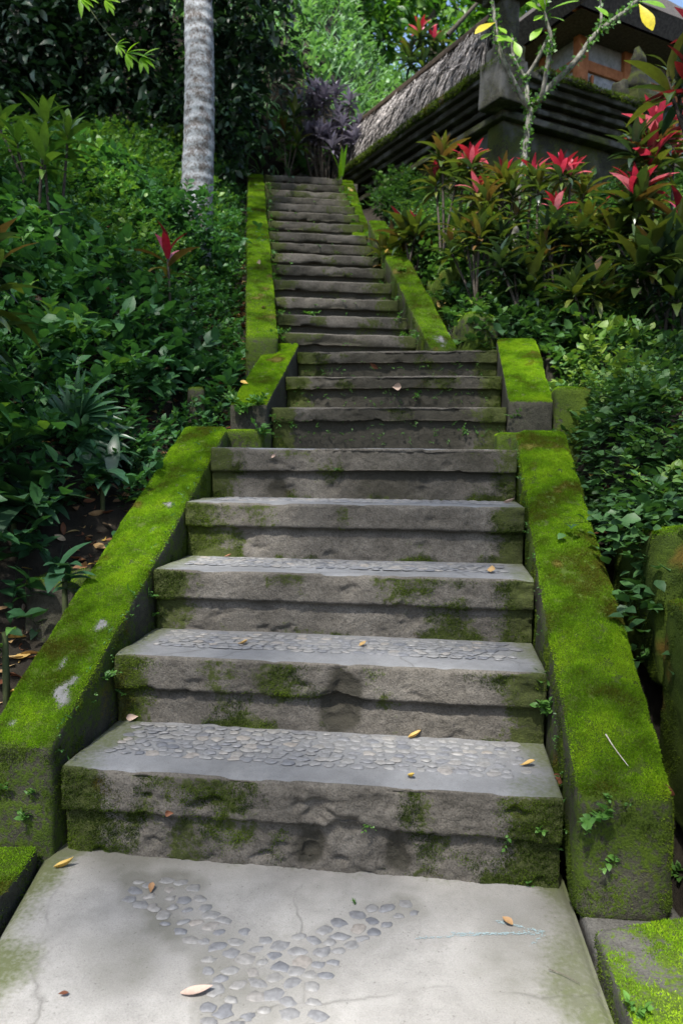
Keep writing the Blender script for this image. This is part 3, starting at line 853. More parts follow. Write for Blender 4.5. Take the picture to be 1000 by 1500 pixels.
# kerb stones beside the path
KA = at_z(-60, 1246, .045); KB = at_z(56, 1240, .045); KC = at_z(12, 1305, .045); KD = at_z(-120, 1420, .045)
def Sk(c00, c10, c01, c11):
    def f(a, s, z):
        a, s, z = np.broadcast_arrays(np.asarray(a, float), np.asarray(s, float), np.asarray(z, float))
        p = (c00[None] * ((1 - a) * (1 - s))[..., None] + c10[None] * (a * (1 - s))[..., None] + c01[None] * ((1 - a) * s)[..., None] + c11[None] * (a * s)[..., None]) if a.ndim else c00 * (1 - a) * (1 - s) + c10 * a * (1 - s) + c01 * (1 - a) * s + c11 * a * s
        p = np.array(p); p[..., 2] = z
        return p
    return f
def slab_block(name, label, corners, z0, z1, seed, cat, mat=None, dens=120000, side=.45, top=1.0, amp=.008, r=.02, res=.018, thr=.5, warp=0):
    c = [np.array(q, float) for q in corners]
    f = Sk(*c)
    L = np.linalg.norm(c[1] - c[0]); W = np.linalg.norm(c[2] - c[0]); H = z1 - z0
    t = thing(name, label, cat, (*((c[0] + c[3]) / 2)[:2], z0))
    def fm(V):
        P = f(V[:, 0] / L, V[:, 1] / W, z0 + V[:, 2])
        if warp: P = P + (np.stack([vnoise(P, 3.0, 2, seed + i) for i in range(3)], 1) - .5) * warp
        return P
    def ms(V, P, n):
        a = default_moss(V, P, n, top, side)
        if top < 1: a['moss'] = np.where(n[:, 2] > .5, top + (vnoise(P, 5, 4, seed) - .5) * 1.1, a['moss'])
        return a
    o, data = rough_block('stone', L, W, H, fm, mat or M_bal, t, res=res, r=r, amp=amp, sc=8, seed=seed, moss=ms, big=.01)
    two_fuzz(data, t, dens, (.004, .010), seed, thr)
    return t
# wait for corners in order: origin, along a, along s, both
slab_block('kerb_stone', 'small moss topped kerb stone at the lower left edge of the path', (KB, KA, KC, KD), -.08, .05, 111, 'kerb')
c0 = at_z(846, 1322, .0); c1 = at_z(978, 1312, .0); c2 = at_z(874, 1392, .0); c3 = at_z(1040, 1385, .0)
slab_block('kerb_stone', 'flat dark kerb slab in front of the rounded right wall end', (c0, c1, c2, c3), -.14, -.005, 112, 'kerb', M_kerb, dens=30000, top=.15, side=.2)
c0 = at_z(868, 1366, .02); c1 = at_z(1060, 1340, .02); c2 = at_z(938, 1530, .02); c3 = at_z(1210, 1530, .02)
slab_block('kerb_stone', 'grey kerb slab with patches of bright moss at the lower right corner', (c0, c1, c2, c3), -.14, .035, 113, 'kerb', M_kerb, dens=120000, top=.72, side=.5)
# gutter wall and stones on the right
def s1c(a, s): return S1(a, s, 0)
r0 = W1 / 2 + .325
slab_block('retaining_block', 'dark mossy stone block of the gutter wall at the right edge', (s1c(-.9, r0 + .20), s1c(.60, r0 + .13), s1c(-.9, r0 + .9), s1c(.60, r0 + .8)), .05, .86, 121, 'stone block', dens=120000, side=1.1, top=1, amp=.014, r=.03)
slab_block('retaining_block', 'higher mossy stone block of the gutter wall under trailing leaves', (s1c(.64, r0 + .12), s1c(1.35, r0 + .10), s1c(.64, r0 + .6), s1c(1.35, r0 + .6)), .5, 1.12, 122, 'stone block', dens=120000, side=1.1, top=1, amp=.014, r=.04, warp=.08)
slab_block('mossy_stone', 'squat mossy stone beside the square ended right block', (s1c(2.62, 1.17), s1c(3.1, 1.17), s1c(2.62, 1.42), s1c(3.1, 1.30)), 1.3, 1.84, 123, 'stone', dens=90000, side=1.0, r=.03, warp=.06)
slab_block('mossy_stone', 'low mossy ledge stone running right behind the square ended block', (s1c(3.5, 1.2), s1c(3.75, 1.2), s1c(3.55, 2.1), s1c(3.75, 2.1)), 1.8, 2.16, 124, 'stone', dens=40000, side=.4, r=.05, warp=.1)
def s3c(a, s): return S3(a, s, 0)
slab_block('mossy_stone', 'rounded mossy boulder at the right foot of the upper flight', (s3c(-.15, .95), s3c(.3, .92), s3c(-.15, 1.28), s3c(.3, 1.22)), 2.0, 2.56, 125, 'stone', dens=40000, side=.8, r=.12, warp=.15)
slab_block('mossy_stone', 'mossy sloping stone between the upper right wall and the cordylines', (s3c(.9, .98), s3c(1.9, .98), s3c(.9, 1.25), s3c(1.9, 1.2)), 2.5, 3.2, 126, 'stone', dens=40000, side=.8, r=.14, warp=.2)
slab_block('mossy_stone', 'dim mossy post stone in the leaves behind the left wall top', (at(276, 660, 5.2), at(300, 660, 5.2), at(276, 640, 5.45), at(300, 640, 5.45)), 1.3, 1.86, 127, 'stone', dens=30000, side=.5, r=.03)
slab_block('mossy_stone', 'flat dark mossy stone in the soil beside the long left wall', (s1c(.85, -1.20), s1c(1.5, -1.20), s1c(.85, -1.5), s1c(1.5, -1.5)), .4, .80, 128, 'stone', dens=25000, side=.4, top=.75, r=.05, warp=.1)

# ================================================================== the temple terrace
TC = at(737, 172, 9.2)
TU = np.array([-math.sin(R(28.0)), math.cos(R(28.0))]); TV = np.array([math.cos(R(28.0)), math.sin(R(28.0))])
def T3(u, v, z):
    u, v, z = np.broadcast_arrays(np.asarray(u, float), np.asarray(v, float), np.asarray(z, float))
    return np.stack([TC[0] + TU[0] * u + TV[0] * v, TC[1] + TU[1] * u + TV[1] * v, z], -1)
ZL = float(TC[2])                      # ledge under the cornice
def tbox(name, parent, u0, u1, v0, v1, z0, z1, mat, seed=0, res=.06, r=.015, amp=.008, top=.9, side=.4, big=.0, fu=None, stain=0.0):
    L, W, H = u1 - u0, v1 - v0, z1 - z0
    def fm(V):
        P = T3(u0 + V[:, 0], v0 + V[:, 1], z0 + V[:, 2])
        return fu(P) if fu else P
    def ms(V, P, n):
        a = default_moss(V, P, n, top, side); a['stain'] = a['stain'] + stain; a['rust'] *= .3; a['bare'] = sstep(.52, .70, vnoise(P * [1, 1, .6], 6, 4, seed + 3)) * .6
        return a
    return rough_block(name, L, W, H, fm, mat, parent, res=res, r=r, amp=amp, sc=6, seed=seed, moss=ms, big=big)[0]

tw = thing('temple_wall', 'dark mossy temple terrace wall with stepped cornice rising behind the cordylines', 'wall', T3(0, 0, 3.2))
UL = 4.2; VL = 2.55
tbox('wall_face', tw, .06, UL, .06, VL, 2.6, ZL - .03, M_old, 201, .05, side=.55, amp=.02, stain=.05)
for (u0, u1) in ((.0, .30), (1.45, 1.80), (3.4, 3.7)):
    tbox('pilaster', tw, u0, u1, -.0 if u0 else .0, .40, 2.6, ZL - .025, M_old, 205 + int(u0 * 10), .06, side=.75)
tbox('pilaster', tw, .03, .4, VL - .36, VL + .03, 2.6, ZL - .028, M_old, 209, .06, side=.6)
tbox('ledge', tw, -.09, UL, -.09, VL + .05, ZL - .03, ZL + .05, M_old, 210, .05, top=1, side=.55)
st = [(.0, .05, .12), (-.07, .12, .18), (.0, .18, .25), (-.10, .25, .32), (-.18, .32, .40), (-.25, .40, .48)]
for i, (o_, z0, z1) in enumerate(st):
    tbox('cornice', tw, o_, UL + .02 * i, o_, VL - .1 + .012 * i, ZL + z0 + .002, ZL + z1, M_old, 212 + i, .04, top=1.0, side=.25, stain=.12, amp=.014)
ZT = ZL + .48
t = tw
# mossy lip along the cornice top, sprouting
def lip(u0, u1, v0, v1, seed):
    L, W = u1 - u0, v1 - v0
    o, d = rough_block('moss_lip', L, W, .07, lambda V: T3(u0 + V[:, 0], v0 + V[:, 1], ZT - .02 + V[:, 2]), M_old, tw, res=.04, r=.03, amp=.025, sc=6, seed=seed)
    fuzz('moss', d, o, M_mossd, 9000, h=(.02, .05), wd=.006, seed=seed, thr=.2)
lip(-.29, -.05, .3, VL - .2, 230); lip(-.29, UL, -.29, -.05, 231)
tbox('corner_pier', tw, -.30, .10, -.30, .10, ZL + .045, ZT + .05, M_old, 239, .03, side=.42, amp=.022)
# corner post with its capital
cp = thing('corner_post', 'mossy stone post with horned capital on the corner of the temple wall', 'post', T3(.1, .1, ZT))
tbox('shaft', cp, -.12, .22, -.12, .22, ZT + .02, ZT + .34, M_old, 240, .03, side=.45, amp=.02)
tbox('shaft', cp, -.06, .16, -.06, .16, ZT + .34, ZT + .86, M_old, 241, .03, side=.45, amp=.02)
tbox('capital', cp, -.16, .26, -.16, .26, ZT + .86, ZT + .96, M_old, 242, .04, side=.6)
tbox('capital', cp, -.26, .36, -.26, .36, ZT + .96, ZT + 1.04, M_old, 243, .04, side=.6)
for sgn, (uu, vv) in enumerate(((-.26, -.26), (-.26, .30), (.30, -.26))):
    def hf(V, uu=uu, vv=vv):
        w = V[:, 2] / .3
        return T3(uu + (V[:, 0] - .06) * (1 - .75 * w) + (-.08 if uu < 0 else .08) * w ** 2, vv + (V[:, 1] - .06) * (1 - .75 * w) + (-.08 if vv < 0 else .08) * w ** 2, ZT + 1.02 + V[:, 2])
    rough_block('horn', .12, .12, .3, hf, M_old, cp, res=.03, r=.03, amp=.015, seed=250 + sgn)
# old thatched wall on top of the left side
th = thing('thatched_wall', 'long low wall capped with ragged pale hanging thatch above the dark cornice', 'wall', T3(2, .2, ZT))
tbox('wall_face', th, .35, 5.1, .12, .30, ZT - .0, ZT + .84, M_old, 260, .06, side=.3)
def thatch(name, parent, u0, u1, v, z, N, ln, seed, side=-1):
    rs = np.random.default_rng(seed); b = Buf()
    u = rs.uniform(u0, u1, N); row = rs.random(N)
    base = T3(u, v + side * (.03 + .13 * row), z - .02 - .46 * row)
    base += rs.normal(0, .012, base.shape)
    d = np.stack([TV[0] * side * np.ones(N) * .32, TV[1] * side * np.ones(N) * .32, -np.ones(N)], 1) + rs.normal(0, .24, (N, 3))
    nn = np.stack([TV[0] * side * np.ones(N), TV[1] * side * np.ones(N), .4 * np.ones(N)], 1) + rs.normal(0, .35, (N, 3))
    leaves(b, base, d, nn, ln * rs.uniform(.5, 1.25, N), rs.uniform(.006, .022, N), rs.random(N), 'blade', 2, .3, .1)
    return b.build(name, M_thatch, parent)
thatch('thatch', th, .35, 5.1, .12, ZT + .88, 3300, .40, 261)
thatch('thatch', th, .35, 5.1, .28, ZT + .88, 1200, .38, 262, 1)
tbox('ridge', th, .3, 5.15, .06, .34, ZT + .84, ZT + .92, M_wood, 263, .06, top=.3, side=.1)
# lower thatched wall further back, behind the stair head
def lowth():
    t = thing('thatched_wall', 'short thatch capped fence behind the purple plant at the stair head', 'wall', at(470, 268, 13.2))
    a, c = at(418, 262, 13.0), at(505, 205, 14.2)
    L = np.linalg.norm((c - a)[:2]); dirn = (c - a) / L; pr_ = np.array([dirn[1], -dirn[0], 0]); pr_ /= np.linalg.norm(pr_)
    def fm(V): return a[None] + dirn[None] * V[:, :1] - pr_[None] * (V[:, 1:2] - .08) + np.array([0, 0, 1.0])[None] * (V[:, 2:3] - .95)
    rough_block('wall_face', L, .16, .95, fm, M_old, t, res=.07, seed=270)
    b = Buf(); rs = np.random.default_rng(8); N = 900
    base = a[None] + dirn[None] * rs.uniform(0, L, N)[:, None] + pr_[None] * .12 + np.array([0, 0, -.02]) - np.array([0, 0, 1.0]) * (rs.random(N) * .2)[:, None]
    d = np.array([0, 0, -1.0]) + pr_ * .25 + rs.normal(0, .14, (N, 3))
    leaves(b, base, d, pr_ + rs.normal(0, .3, (N, 3)), rs.uniform(.25, .6, N), rs.uniform(.006, .02, N), rs.random(N) * .8, 'blade', 2, .1, .1)
    b.build('thatch', M_thatch, t)
    def fm2(V): return a[None] + dirn[None] * V[:, :1] - pr_[None] * (V[:, 1:2] - .16) + np.array([0, 0, 1.0])[None] * (V[:, 2:3] - .0)
    rough_block('ridge', L, .3, .07, fm2, M_wood, t, res=.07, seed=271)
lowth()

# terrace fill and the pavilion on it
tf = tbox('terrace', None, .5, 7.5, .5, 8.0, 2.5, ZT - .05, M_old, 280, .25)
tag(tf, 'raised earth terrace inside the temple wall', kind='structure')
pv = thing('pavilion', 'temple pavilion of orange brick and carved grey stone under a dark thatch roof', 'building', T3(1.9, 3.0, ZT))
PU, PV = 1.7, 2.85
tbox('wall', pv, PU, PU + 3.4, PV, PV + 4.5, ZT - .02, ZT + 2.6, M_grey, 281, .2, top=.0, side=.0, amp=.004)
for i, (z, h) in enumerate(((.0, .22), (.42, .12), (.95, .10), (1.5, .16), (2.0, .12))):
    tbox('brick_band', pv, PU - .03 - .02 * (i % 2), PU + 3.43, PV - .03 - .02 * (i % 2), PV + 4.53, ZT + z, ZT + z + h, M_orange, 285 + i, .15, top=0, side=0, amp=.004)
for i, v in enumerate((PV - .06, PV + .95, PV + 2.0, PV + 3.1)):
    tbox('brick_pier', pv, PU - .075, PU + .05, v, v + .22, ZT - .01, ZT + 2.4, M_orange, 291 + i, .1, top=0, side=0, amp=.004)
for i, v in enumerate((PV + .30, PV + 1.32, PV + 2.40)):
    p = tbox('relief_panel', pv, PU - .045, PU + .04, v, v + .52, ZT + .56, ZT + 1.40, M_grey, 296 + i, .03, top=0, side=0, amp=.02)
    tbox('panel_frame', p, PU - .065, PU - .01, v - .05, v, ZT + .53, ZT + 1.45, M_orange, 300 + i, .05, top=0, side=0)
    tbox('panel_frame', p, PU - .065, PU - .01, v + .52, v + .57, ZT + .53, ZT + 1.45, M_orange, 304 + i, .05, top=0, side=0)
for i, u in enumerate((PU + .6, PU + 1.5, PU + 2.4)):
    tbox('brick_pier', pv, u, u + .2, PV - .075, PV + .05, ZT - .01, ZT + 2.4, M_orange, 310 + i, .1, top=0, side=0, amp=.004)
# roof: thick thatch hip
def roof():
    e = .75
    A = [T3(PU - e, PV - e, ZT + 2.25), T3(PU + 3.4 + e, PV - e, ZT + 2.25), T3(PU + 3.4 + e, PV + 4.5 + e, ZT + 2.25), T3(PU - e, PV + 4.5 + e, ZT + 2.25)]
    B = [T3(PU + 1.4, PV + 1.6, ZT + 4.3), T3(PU + 2.0, PV + 1.6, ZT + 4.3), T3(PU + 2.0, PV + 2.9, ZT + 4.3), T3(PU + 1.4, PV + 2.9, ZT + 4.3)]
    Vs, Fs = [], []; off = 0; K = 24
    for i in range(4):
        j = (i + 1) % 4
        g = np.array([[(A[i] * (1 - u) + A[j] * u) * (1 - w) + (B[i] * (1 - u) + B[j] * u) * w for w in np.linspace(0, 1, K)] for u in np.linspace(0, 1, K)])
        g0 = g.reshape(-1, 3) + (vnoise(g.reshape(-1, 3), 5, 3, 3)[:, None] - .5) * .08
        Vs.append(g0); Fs.append(quads_grid(K, K, off)); off += K * K
        lo = np.array([(A[i] * (1 - u) + A[j] * u) + (np.array([0, 0, -.28]) + ((A[i] + A[j]) / 2 - sum(A) / 4) * -.05) * w for u in np.linspace(0, 1, K) for w in (0, 1)])
        Vs.append(lo); Fs.append(quads_grid(K, 2, off)); off += K * 2
    lo = np.array([a + np.array([0, 0, -.28]) + (a - sum(A) / 4) * [-.07, -.07, 0] for a in A]); Vs.append(lo); Fs.append(np.array([[off, off + 1, off + 2, off + 3]]))
    make_mesh('roof', np.concatenate(Vs), np.concatenate(Fs), M_thatchd, pv)
roof()
for i, u in enumerate(np.linspace(PU - .5, PU + 3.6, 8)):
    tbox('rafter', pv, u, u + .07, PV - .6, PV + .02, ZT + 1.98, ZT + 2.05, M_orange, 320 + i, .1, top=0, side=0)
# mossy guardian finial at the right end of the cornice
fn = thing('stone_finial', 'mossy carved stone finial on a winged base at the right end of the cornice', 'finial', T3(-.05, 2.25, ZT))
tbox('base', fn, -.30, .34, 1.92, 2.62, ZT + .03, ZT + .16, M_old, 330, .05, side=.9, amp=.02)
tbox('base', fn, -.18, .22, 2.04, 2.50, ZT + .16, ZT + .30, M_old, 331, .05, side=.9, amp=.02)
for s_ in (1.90, 2.52):
    def wf(V, s_=s_):
        w = V[:, 2] / .24
        return T3(-.08 + V[:, 0], s_ + V[:, 1] * (1 - .5 * w), ZT + .14 + V[:, 2])
    rough_block('wing', .2, .14, .24, wf, M_old, fn, res=.03, r=.04, amp=.03, seed=332)
def ff(V):
    w = V[:, 2] / .62
    k = .75 + .35 * np.sin(w * 9) * (1 - w) - .55 * w ** 2
    return T3(.02 + (V[:, 0] - .16) * k, 2.27 + (V[:, 1] - .17) * k, ZT + .28 + V[:, 2])
rough_block('figure', .32, .34, .62, ff, M_old, fn, res=.03, r=.08, amp=.045, sc=9, seed=334)

# ================================================================== coconut palm trunk
def palm():
    b0 = at(281, 330, 8.4); gz = ground(b0[0], b0[1]); b0[2] = float(gz) - .1
    t = thing('palm_tree', 'pale ringed coconut palm trunk patched with lichen rising from the left bank', 'palm', b0)
    top = at(287, -60, 8.55)
    m, nt, b, out = new_mat('palm_bark')
    n1 = noise(nt, 9, 7, .7); n2 = noise(nt, 40, 5, .7)
    tc = nt.nodes['tc']
    wv = nt.nodes.new('ShaderNodeTexWave'); wv.bands_direction = 'Z'; wv.inputs['Scale'].default_value = 2.6; wv.inputs['Distortion'].default_value = 3.5; wv.inputs['Detail'].default_value = 3
    nt.links.new(tc.outputs['Object'], wv.inputs['Vector'])
    c = ramp(nt, math_(nt, 'ADD', math_(nt, 'MULTIPLY', n1, .55), math_(nt, 'MULTIPLY', n2, .45)), [(0.38, (0.05, 0.04, 0.034)), (0.46, (0.13, 0.115, 0.105)), (0.51, (0.24, 0.25, 0.26)), (0.66, (0.40, 0.43, 0.455))])
    c = mix(nt, .2, c, ramp(nt, wv.outputs['Fac'], [(0.0, .35), (.25, 1.0)]), 'MULTIPLY')
    nt.links.new(c, b.inputs['Base Color']); b.inputs['Roughness'].default_value = .9
    bump(nt, b, math_(nt, 'ADD', wv.outputs['Fac'], n2), .6, .015)
    K, S = 150, 40
    zz = np.linspace(0, 1.35, K); an = np.linspace(0, 2 * np.pi, S, endpoint=False)
    ctr = b0[None] + (top - b0)[None] * zz[:, None]
    ctr[:, 0] += .06 * np.sin(zz * 3)
    rad = .18 - .03 * np.clip(zz, 0, 1) + .07 * np.exp(-zz * 9)
    Vv = np.stack([ctr[:, None, 0] + rad[:, None] * np.cos(an), ctr[:, None, 1] + rad[:, None] * np.sin(an), np.repeat(ctr[:, 2:], S, 1)], -1).reshape(-1, 3)
    ring = (np.sin(Vv[:, 2] * 24 + 3 * vnoise(Vv, 3, 2, 3)) > .86) * -.006
    nn = Vv - np.repeat(ctr, S, 0); nn = unit(nn)
    Vv = Vv + nn * (ring + (vnoise(Vv, 14, 3, 1) - .5) * .022)[:, None]
    Fq = np.array([(i * S + j, i * S + (j + 1) % S, (i + 1) * S + (j + 1) % S, (i + 1) * S + j) for i in range(K - 1) for j in range(S)])
    make_mesh('trunk', Vv, Fq, m, t)
palm()

# ================================================================== placing on what is built so far
bpy.context.view_layer.update()
DG = bpy.context.evaluated_depsgraph_get()
def hit(px, py):
    d = Vector(pix_dir(px, py)).normalized()
    ok, loc, nor, idx, ob, _ = SC.ray_cast(DG, Vector((0, 0, EYE)), d)
    return (np.array(loc), np.array(nor)) if ok else (at(px, py, 6.0), np.array([0, 0, 1.0]))

# fallen leaves: pixel, length, tint, label
FL = [
 (335, 817, .05, .35, 'curled red brown leaf lying on the third step from the path', 'thin'),
 (356, 945, .055, .62, 'tan fallen leaf at the back left of the second step', ''),
 (531, 946, .05, .60, 'tan fallen leaf at the back of the second step near its middle', ''),
 (609, 1081, .085, .66, 'ochre curled leaf on pebbles at the back of the lowest step', 'curl'),
 (772, 1123, .07, .64, 'tan leaf near the right end of the lowest step', ''),
 (602, 1141, .045, .78, 'small yellow torn leaf on the cement edge of the lowest step', ''),
 (97, 1271, .09, .72, 'curled yellow brown leaf on the path beside the left wall', 'curl'),
 (222, 1305, .05, .45, 'small orange leaf on the left arm of the pebble band', ''),
 (289, 1457, .10, 1.0, 'pale pinkish leaf with a dark hole on the path', ''),
 (742, 1354, .045, .50, 'small orange leaf beside the blue chalk arrow', ''),
 (195, 1049, .06, .95, 'pale pink leaf at the back left corner of the lowest step', ''),
 (746, 738, .075, 1.0, 'whitish leaf at the right end of the fourth step', ''),
 (720, 838, .06, .58, 'tan leaf near the right end of the third step', ''),
 (359, 563, .09, .76, 'yellow leaf lying on the short left mossy block', ''),
 (566, 371, .12, .80, 'yellow leaf on the ragged upper right mossy wall', ''),
 (512, 279, .17, .74, 'broad yellow leaf at the very top of the right upper wall', ''),
 (380, 386, .10, .93, 'pale leaf halfway up the left upper wall', ''),
 (386, 452, .09, .55, 'small brown leaf low on the left upper wall', ''),
 (648, 446, .15, .82, 'pale yellow leaf on the mossy stone beside the upper flight', ''),
 (347, 431, .12, .5, 'brown leaf on soil left of the long upper wall', ''),
 (347, 517, .10, .72, 'ochre leaf in the gutter left of the upper wall foot', ''),
 (977, 1160, .085, .05, 'dark red brown leaf in the gutter beside the right wall', ''),
 (990, 1211, .05, .95, 'pale leaf in the gutter low at the right edge', ''),
 (941, 1072, .06, .12, 'dull brown leaf wedged in the gutter above the red one', ''),
 (824, 1140, .07, .18, 'brown leaf caught in the crack beside the right wall', ''),
 (110, 747, .09, .4, 'rusty leaf on soil left of the long left wall, topmost there', ''),
 (92, 776, .09, .2, 'brown leaf on dark soil among tall leaves at the left', ''),
 (86, 790, .08, .88, 'beige leaf on dark soil below the brown one at left', ''),
 (40, 889, .09, .92, 'pale beige leaf on dark soil at the far left edge', ''),
 (131, 735, .08, .3, 'red brown leaf nearest the left wall on the soil', ''),
 (548, 535, .09, .15, 'dark brown leaf on the top riser of the middle flight', ''),
 (582, 567, .09, .93, 'pale dry leaf standing against the middle flight', ''),
 (402, 668, .045, .97, 'pale petal like leaf on the fifth step face at left', ''),
 (93, 1460, .03, .1, 'tiny dark red leaf on the lower left of the path', ''),
 (250, 1190, .035, .3, 'small brown leaf stuck on the lowest riser', ''),
]
for i, (px, py, L, tint, lab, st_) in enumerate(FL):
    p, n = hit(px, py); L *= .85
    rs = np.random.default_rng(500 + i)
    b = Buf()
    ang = rs.uniform(0, 6.28) if px not in (289, 97, 609) else {289: .1, 97: .25, 609: .5}[px]
    d = np.array([math.cos(ang), math.sin(ang), 0]); d = d - n * d.dot(n); d /= max(np.linalg.norm(d), 1e-6)
    leaves(b, p + n * .007 - d * L / 2, d, n, L, L * (.13 if st_ else (.2 if py == 1457 else rs.uniform(.2, .36))), tint, ('ovate', 'obov', 'lance')[i % 3], 7, rs.uniform(-1.7, -.5) if not st_ else -1.5, rs.uniform(.3, 1.0) if not st_ else 1.6, rs)
    o = b.build('fallen_leaf', M_fall)
    tag(o, lab, 'fallen leaf', 'fallen leaves scattered over the stairs and path')

# dark hole of the pale leaf is left to the leaf's own curl; a thin twig lies on the right wall
def twig(pxs, lab, rad, mat):
    pts = []
    for px, py in pxs:
        p, n = hit(px, py); pts.append(p + n * .009)
    b = Buf(); tube(b, smooth_line(pts, 12), np.linspace(rad, rad * .5, 12), 5, .9)
    tag(b.build('twig', mat), lab, 'twig')
M_paletwig = simple_mat('pale_twig', [(0.3, (0.35, 0.31, 0.24)), (0.7, (0.5, 0.46, 0.38))], 40)
twig([(886, 1078), (900, 1098), (916, 1122)], 'thin pale twig lying on the moss of the right wall', .0028, M_paletwig)
twig([(803, 1424), (824, 1432), (848, 1445)], 'thin reddish twig on the path near its right edge', .0014, M_twig)

# blue chalk arrow on the path
def chalk():
    b = Buf(); rs = np.random.default_rng(3)
    m, nt, bs, out = new_mat('blue_chalk')
    nt.links.new(mix(nt, noise(nt, 160, 4, .7), (0.20, 0.27, 0.285), (0.28, 0.37, 0.385)), bs.inputs['Base Color']); bs.inputs['Roughness'].default_value = 1
    Vv, Fq = [], []
    def stroke(p, q, w, N):
        for i in range(N):
            t = rs.random(); c = np.array(p) * (1 - t) + np.array(q) * t + rs.normal(0, w, 2)
            a = at_z(c[0], c[1], 0); h, n = hit(c[0], c[1])
            h = h + np.array([0, 0, .0025])
            s = rs.uniform(.0006, .0014); k = len(Vv)
            Vv.extend([h + [-s * 2, -s, 0], h + [s * 2, -s, 0], h + [s * 2, s, 0], h + [-s * 2, s, 0]])
            Fq.append((k, k + 1, k + 2, k + 3))
    stroke((608, 1375), (780, 1366), 1.0, 150); stroke((660, 1368), (790, 1369), .9, 130)
    stroke((725, 1350), (795, 1366), 1.0, 100); stroke((798, 1366), (776, 1386), 1.3, 22)
    o = make_mesh('chalk_arrow', Vv, np.array(Fq), m, None, None, False)
    tag(o, 'faint blue chalk arrow pointing right on the path', 'chalk mark')
chalk()

# ================================================================== foliage
def sprigs(buf, B, D, L, nleaf, leafL, ratio, tint, rs, kind='ovate', droop=.7, sag=.35, spread=.95, nl=3, fold=.2):
    """arching shoots with paired leaves; everything per shoot"""
    K = len(B); D = unit(D); L = np.broadcast_to(L, (K,)); leafL = np.broadcast_to(leafL, (K,)); tint = np.broadcast_to(tint, (K,))
    side = unit(np.cross(D, np.array([0, 0, 1.0]) + rs.normal(0, .3, (K, 3))))
    t = (np.arange(nleaf) + .6) / nleaf
    sg = np.where(np.arange(nleaf) % 2 == 0, 1.0, -1.0)
    pos = B[:, None] + D[:, None] * (L[:, None] * t[None])[..., None] - np.array([0, 0, 1.0]) * (sag * L[:, None] * t[None] ** 2)[..., None]
    dd = side[:, None] * sg[None, :, None] * spread + D[:, None] * (.35 + .6 * t[None, :, None]) + rs.normal(0, .28, (K, nleaf, 3))
    nn = np.array([0, 0, 1.0]) + rs.normal(0, .35, (K, nleaf, 3)) + 0 * dd
    ll = leafL[:, None] * rs.uniform(.6, 1.2, (K, nleaf)) * (1 - .3 * np.abs(t - .5))[None]
    tt = tint[:, None] + rs.normal(0, .10, (K, nleaf)) + .12 * (t[None] - .5)
    leaves(buf, pos.reshape(-1, 3), dd.reshape(-1, 3), nn.reshape(-1, 3), ll.ravel(), (ll * ratio).ravel(), tt.ravel(), kind, nl, droop, fold, rs)
    # stems
    dn = unit(D - np.array([0, 0, 1.0]) * sag * .7)
    leaves(buf, B, dn + 0 * D, side, L * 1.0, np.full(K, .003), np.full(K, .05), 'blade', 3, .0, 0.0, rs)

def bank_points(N, side, y0, y1, d0, d1, rs, power=1.0):
    y = rs.uniform(y0, y1, N); d = d0 + (d1 - d0) * rs.random(N) ** power
    xc = np.interp(y, *_xc); hw = np.interp(y, *_hl)
    x = xc - hw - d if side < 0 else xc + hw + d
    z = ground(x, y)
    return np.stack([x, y, z], 1), d

def undergrowth_left():
    rs = np.random.default_rng(21); b = Buf()
    P, d = bank_points(5600, -1, 3.3, 12.0, .16, 3.8, rs)
    sp = vnoise(P * [1, 1, 0], .9, 2, 4)
    keep = (d > .50 - .34 * sstep(3.8, 4.4, P[:, 1])) | (rs.random(len(P)) < .22)
    P, d, sp = P[keep], d[keep], sp[keep]
    lift = rs.random(len(P)) * sstep(.2, .9, d)
    P[:, 2] += lift * .35
    D = np.stack([.30 + rs.normal(0, .45, len(P)), -.40 + rs.normal(0, .45, len(P)), .75 + .5 * rs.random(len(P))], 1)
    big = sp > .60; fine = sp < .50
    base_t = .50 + .34 * (vnoise(P, 1.7, 3, 6) - .5) * 2 + .22 * lift + .16 * sstep(5, 7, P[:, 1])
    for msk, nlf, LL, ra, ln, kd in ((big, 9, .125, .30, .46, 'ovate'), (fine, 16, .060, .34, .40, 'ovate'), (~big & ~fine, 13, .085, .29, .44, 'lance')):
        k = msk.sum()
        sprigs(b, P[msk], D[msk], rs.uniform(.6, 1.25, k) * ln, nlf, LL * rs.uniform(.75, 1.25, k), ra, base_t[msk], rs, kd)
    # thicker round the foot of the palm
    K = 130; pb = at(281, 330, 8.2)
    x = pb[0] + rs.normal(0, .32, K); y = 8.0 + rs.normal(0, .22, K)
    P = np.stack([x, y, ground(x, y) + rs.uniform(0, .75, K)], 1)
    sprigs(b, P, np.stack([rs.normal(0, .5, K), -.5 + rs.normal(0, .4, K), .6 + 0 * x], 1), rs.uniform(.25, .5, K), 12, rs.uniform(.06, .11, K), .3, .6, rs)
    o = b.build('undergrowth', M_under)
    tag(o, 'dense leafy green undergrowth covering the left bank', 'undergrowth', kind='stuff')
undergrowth_left()

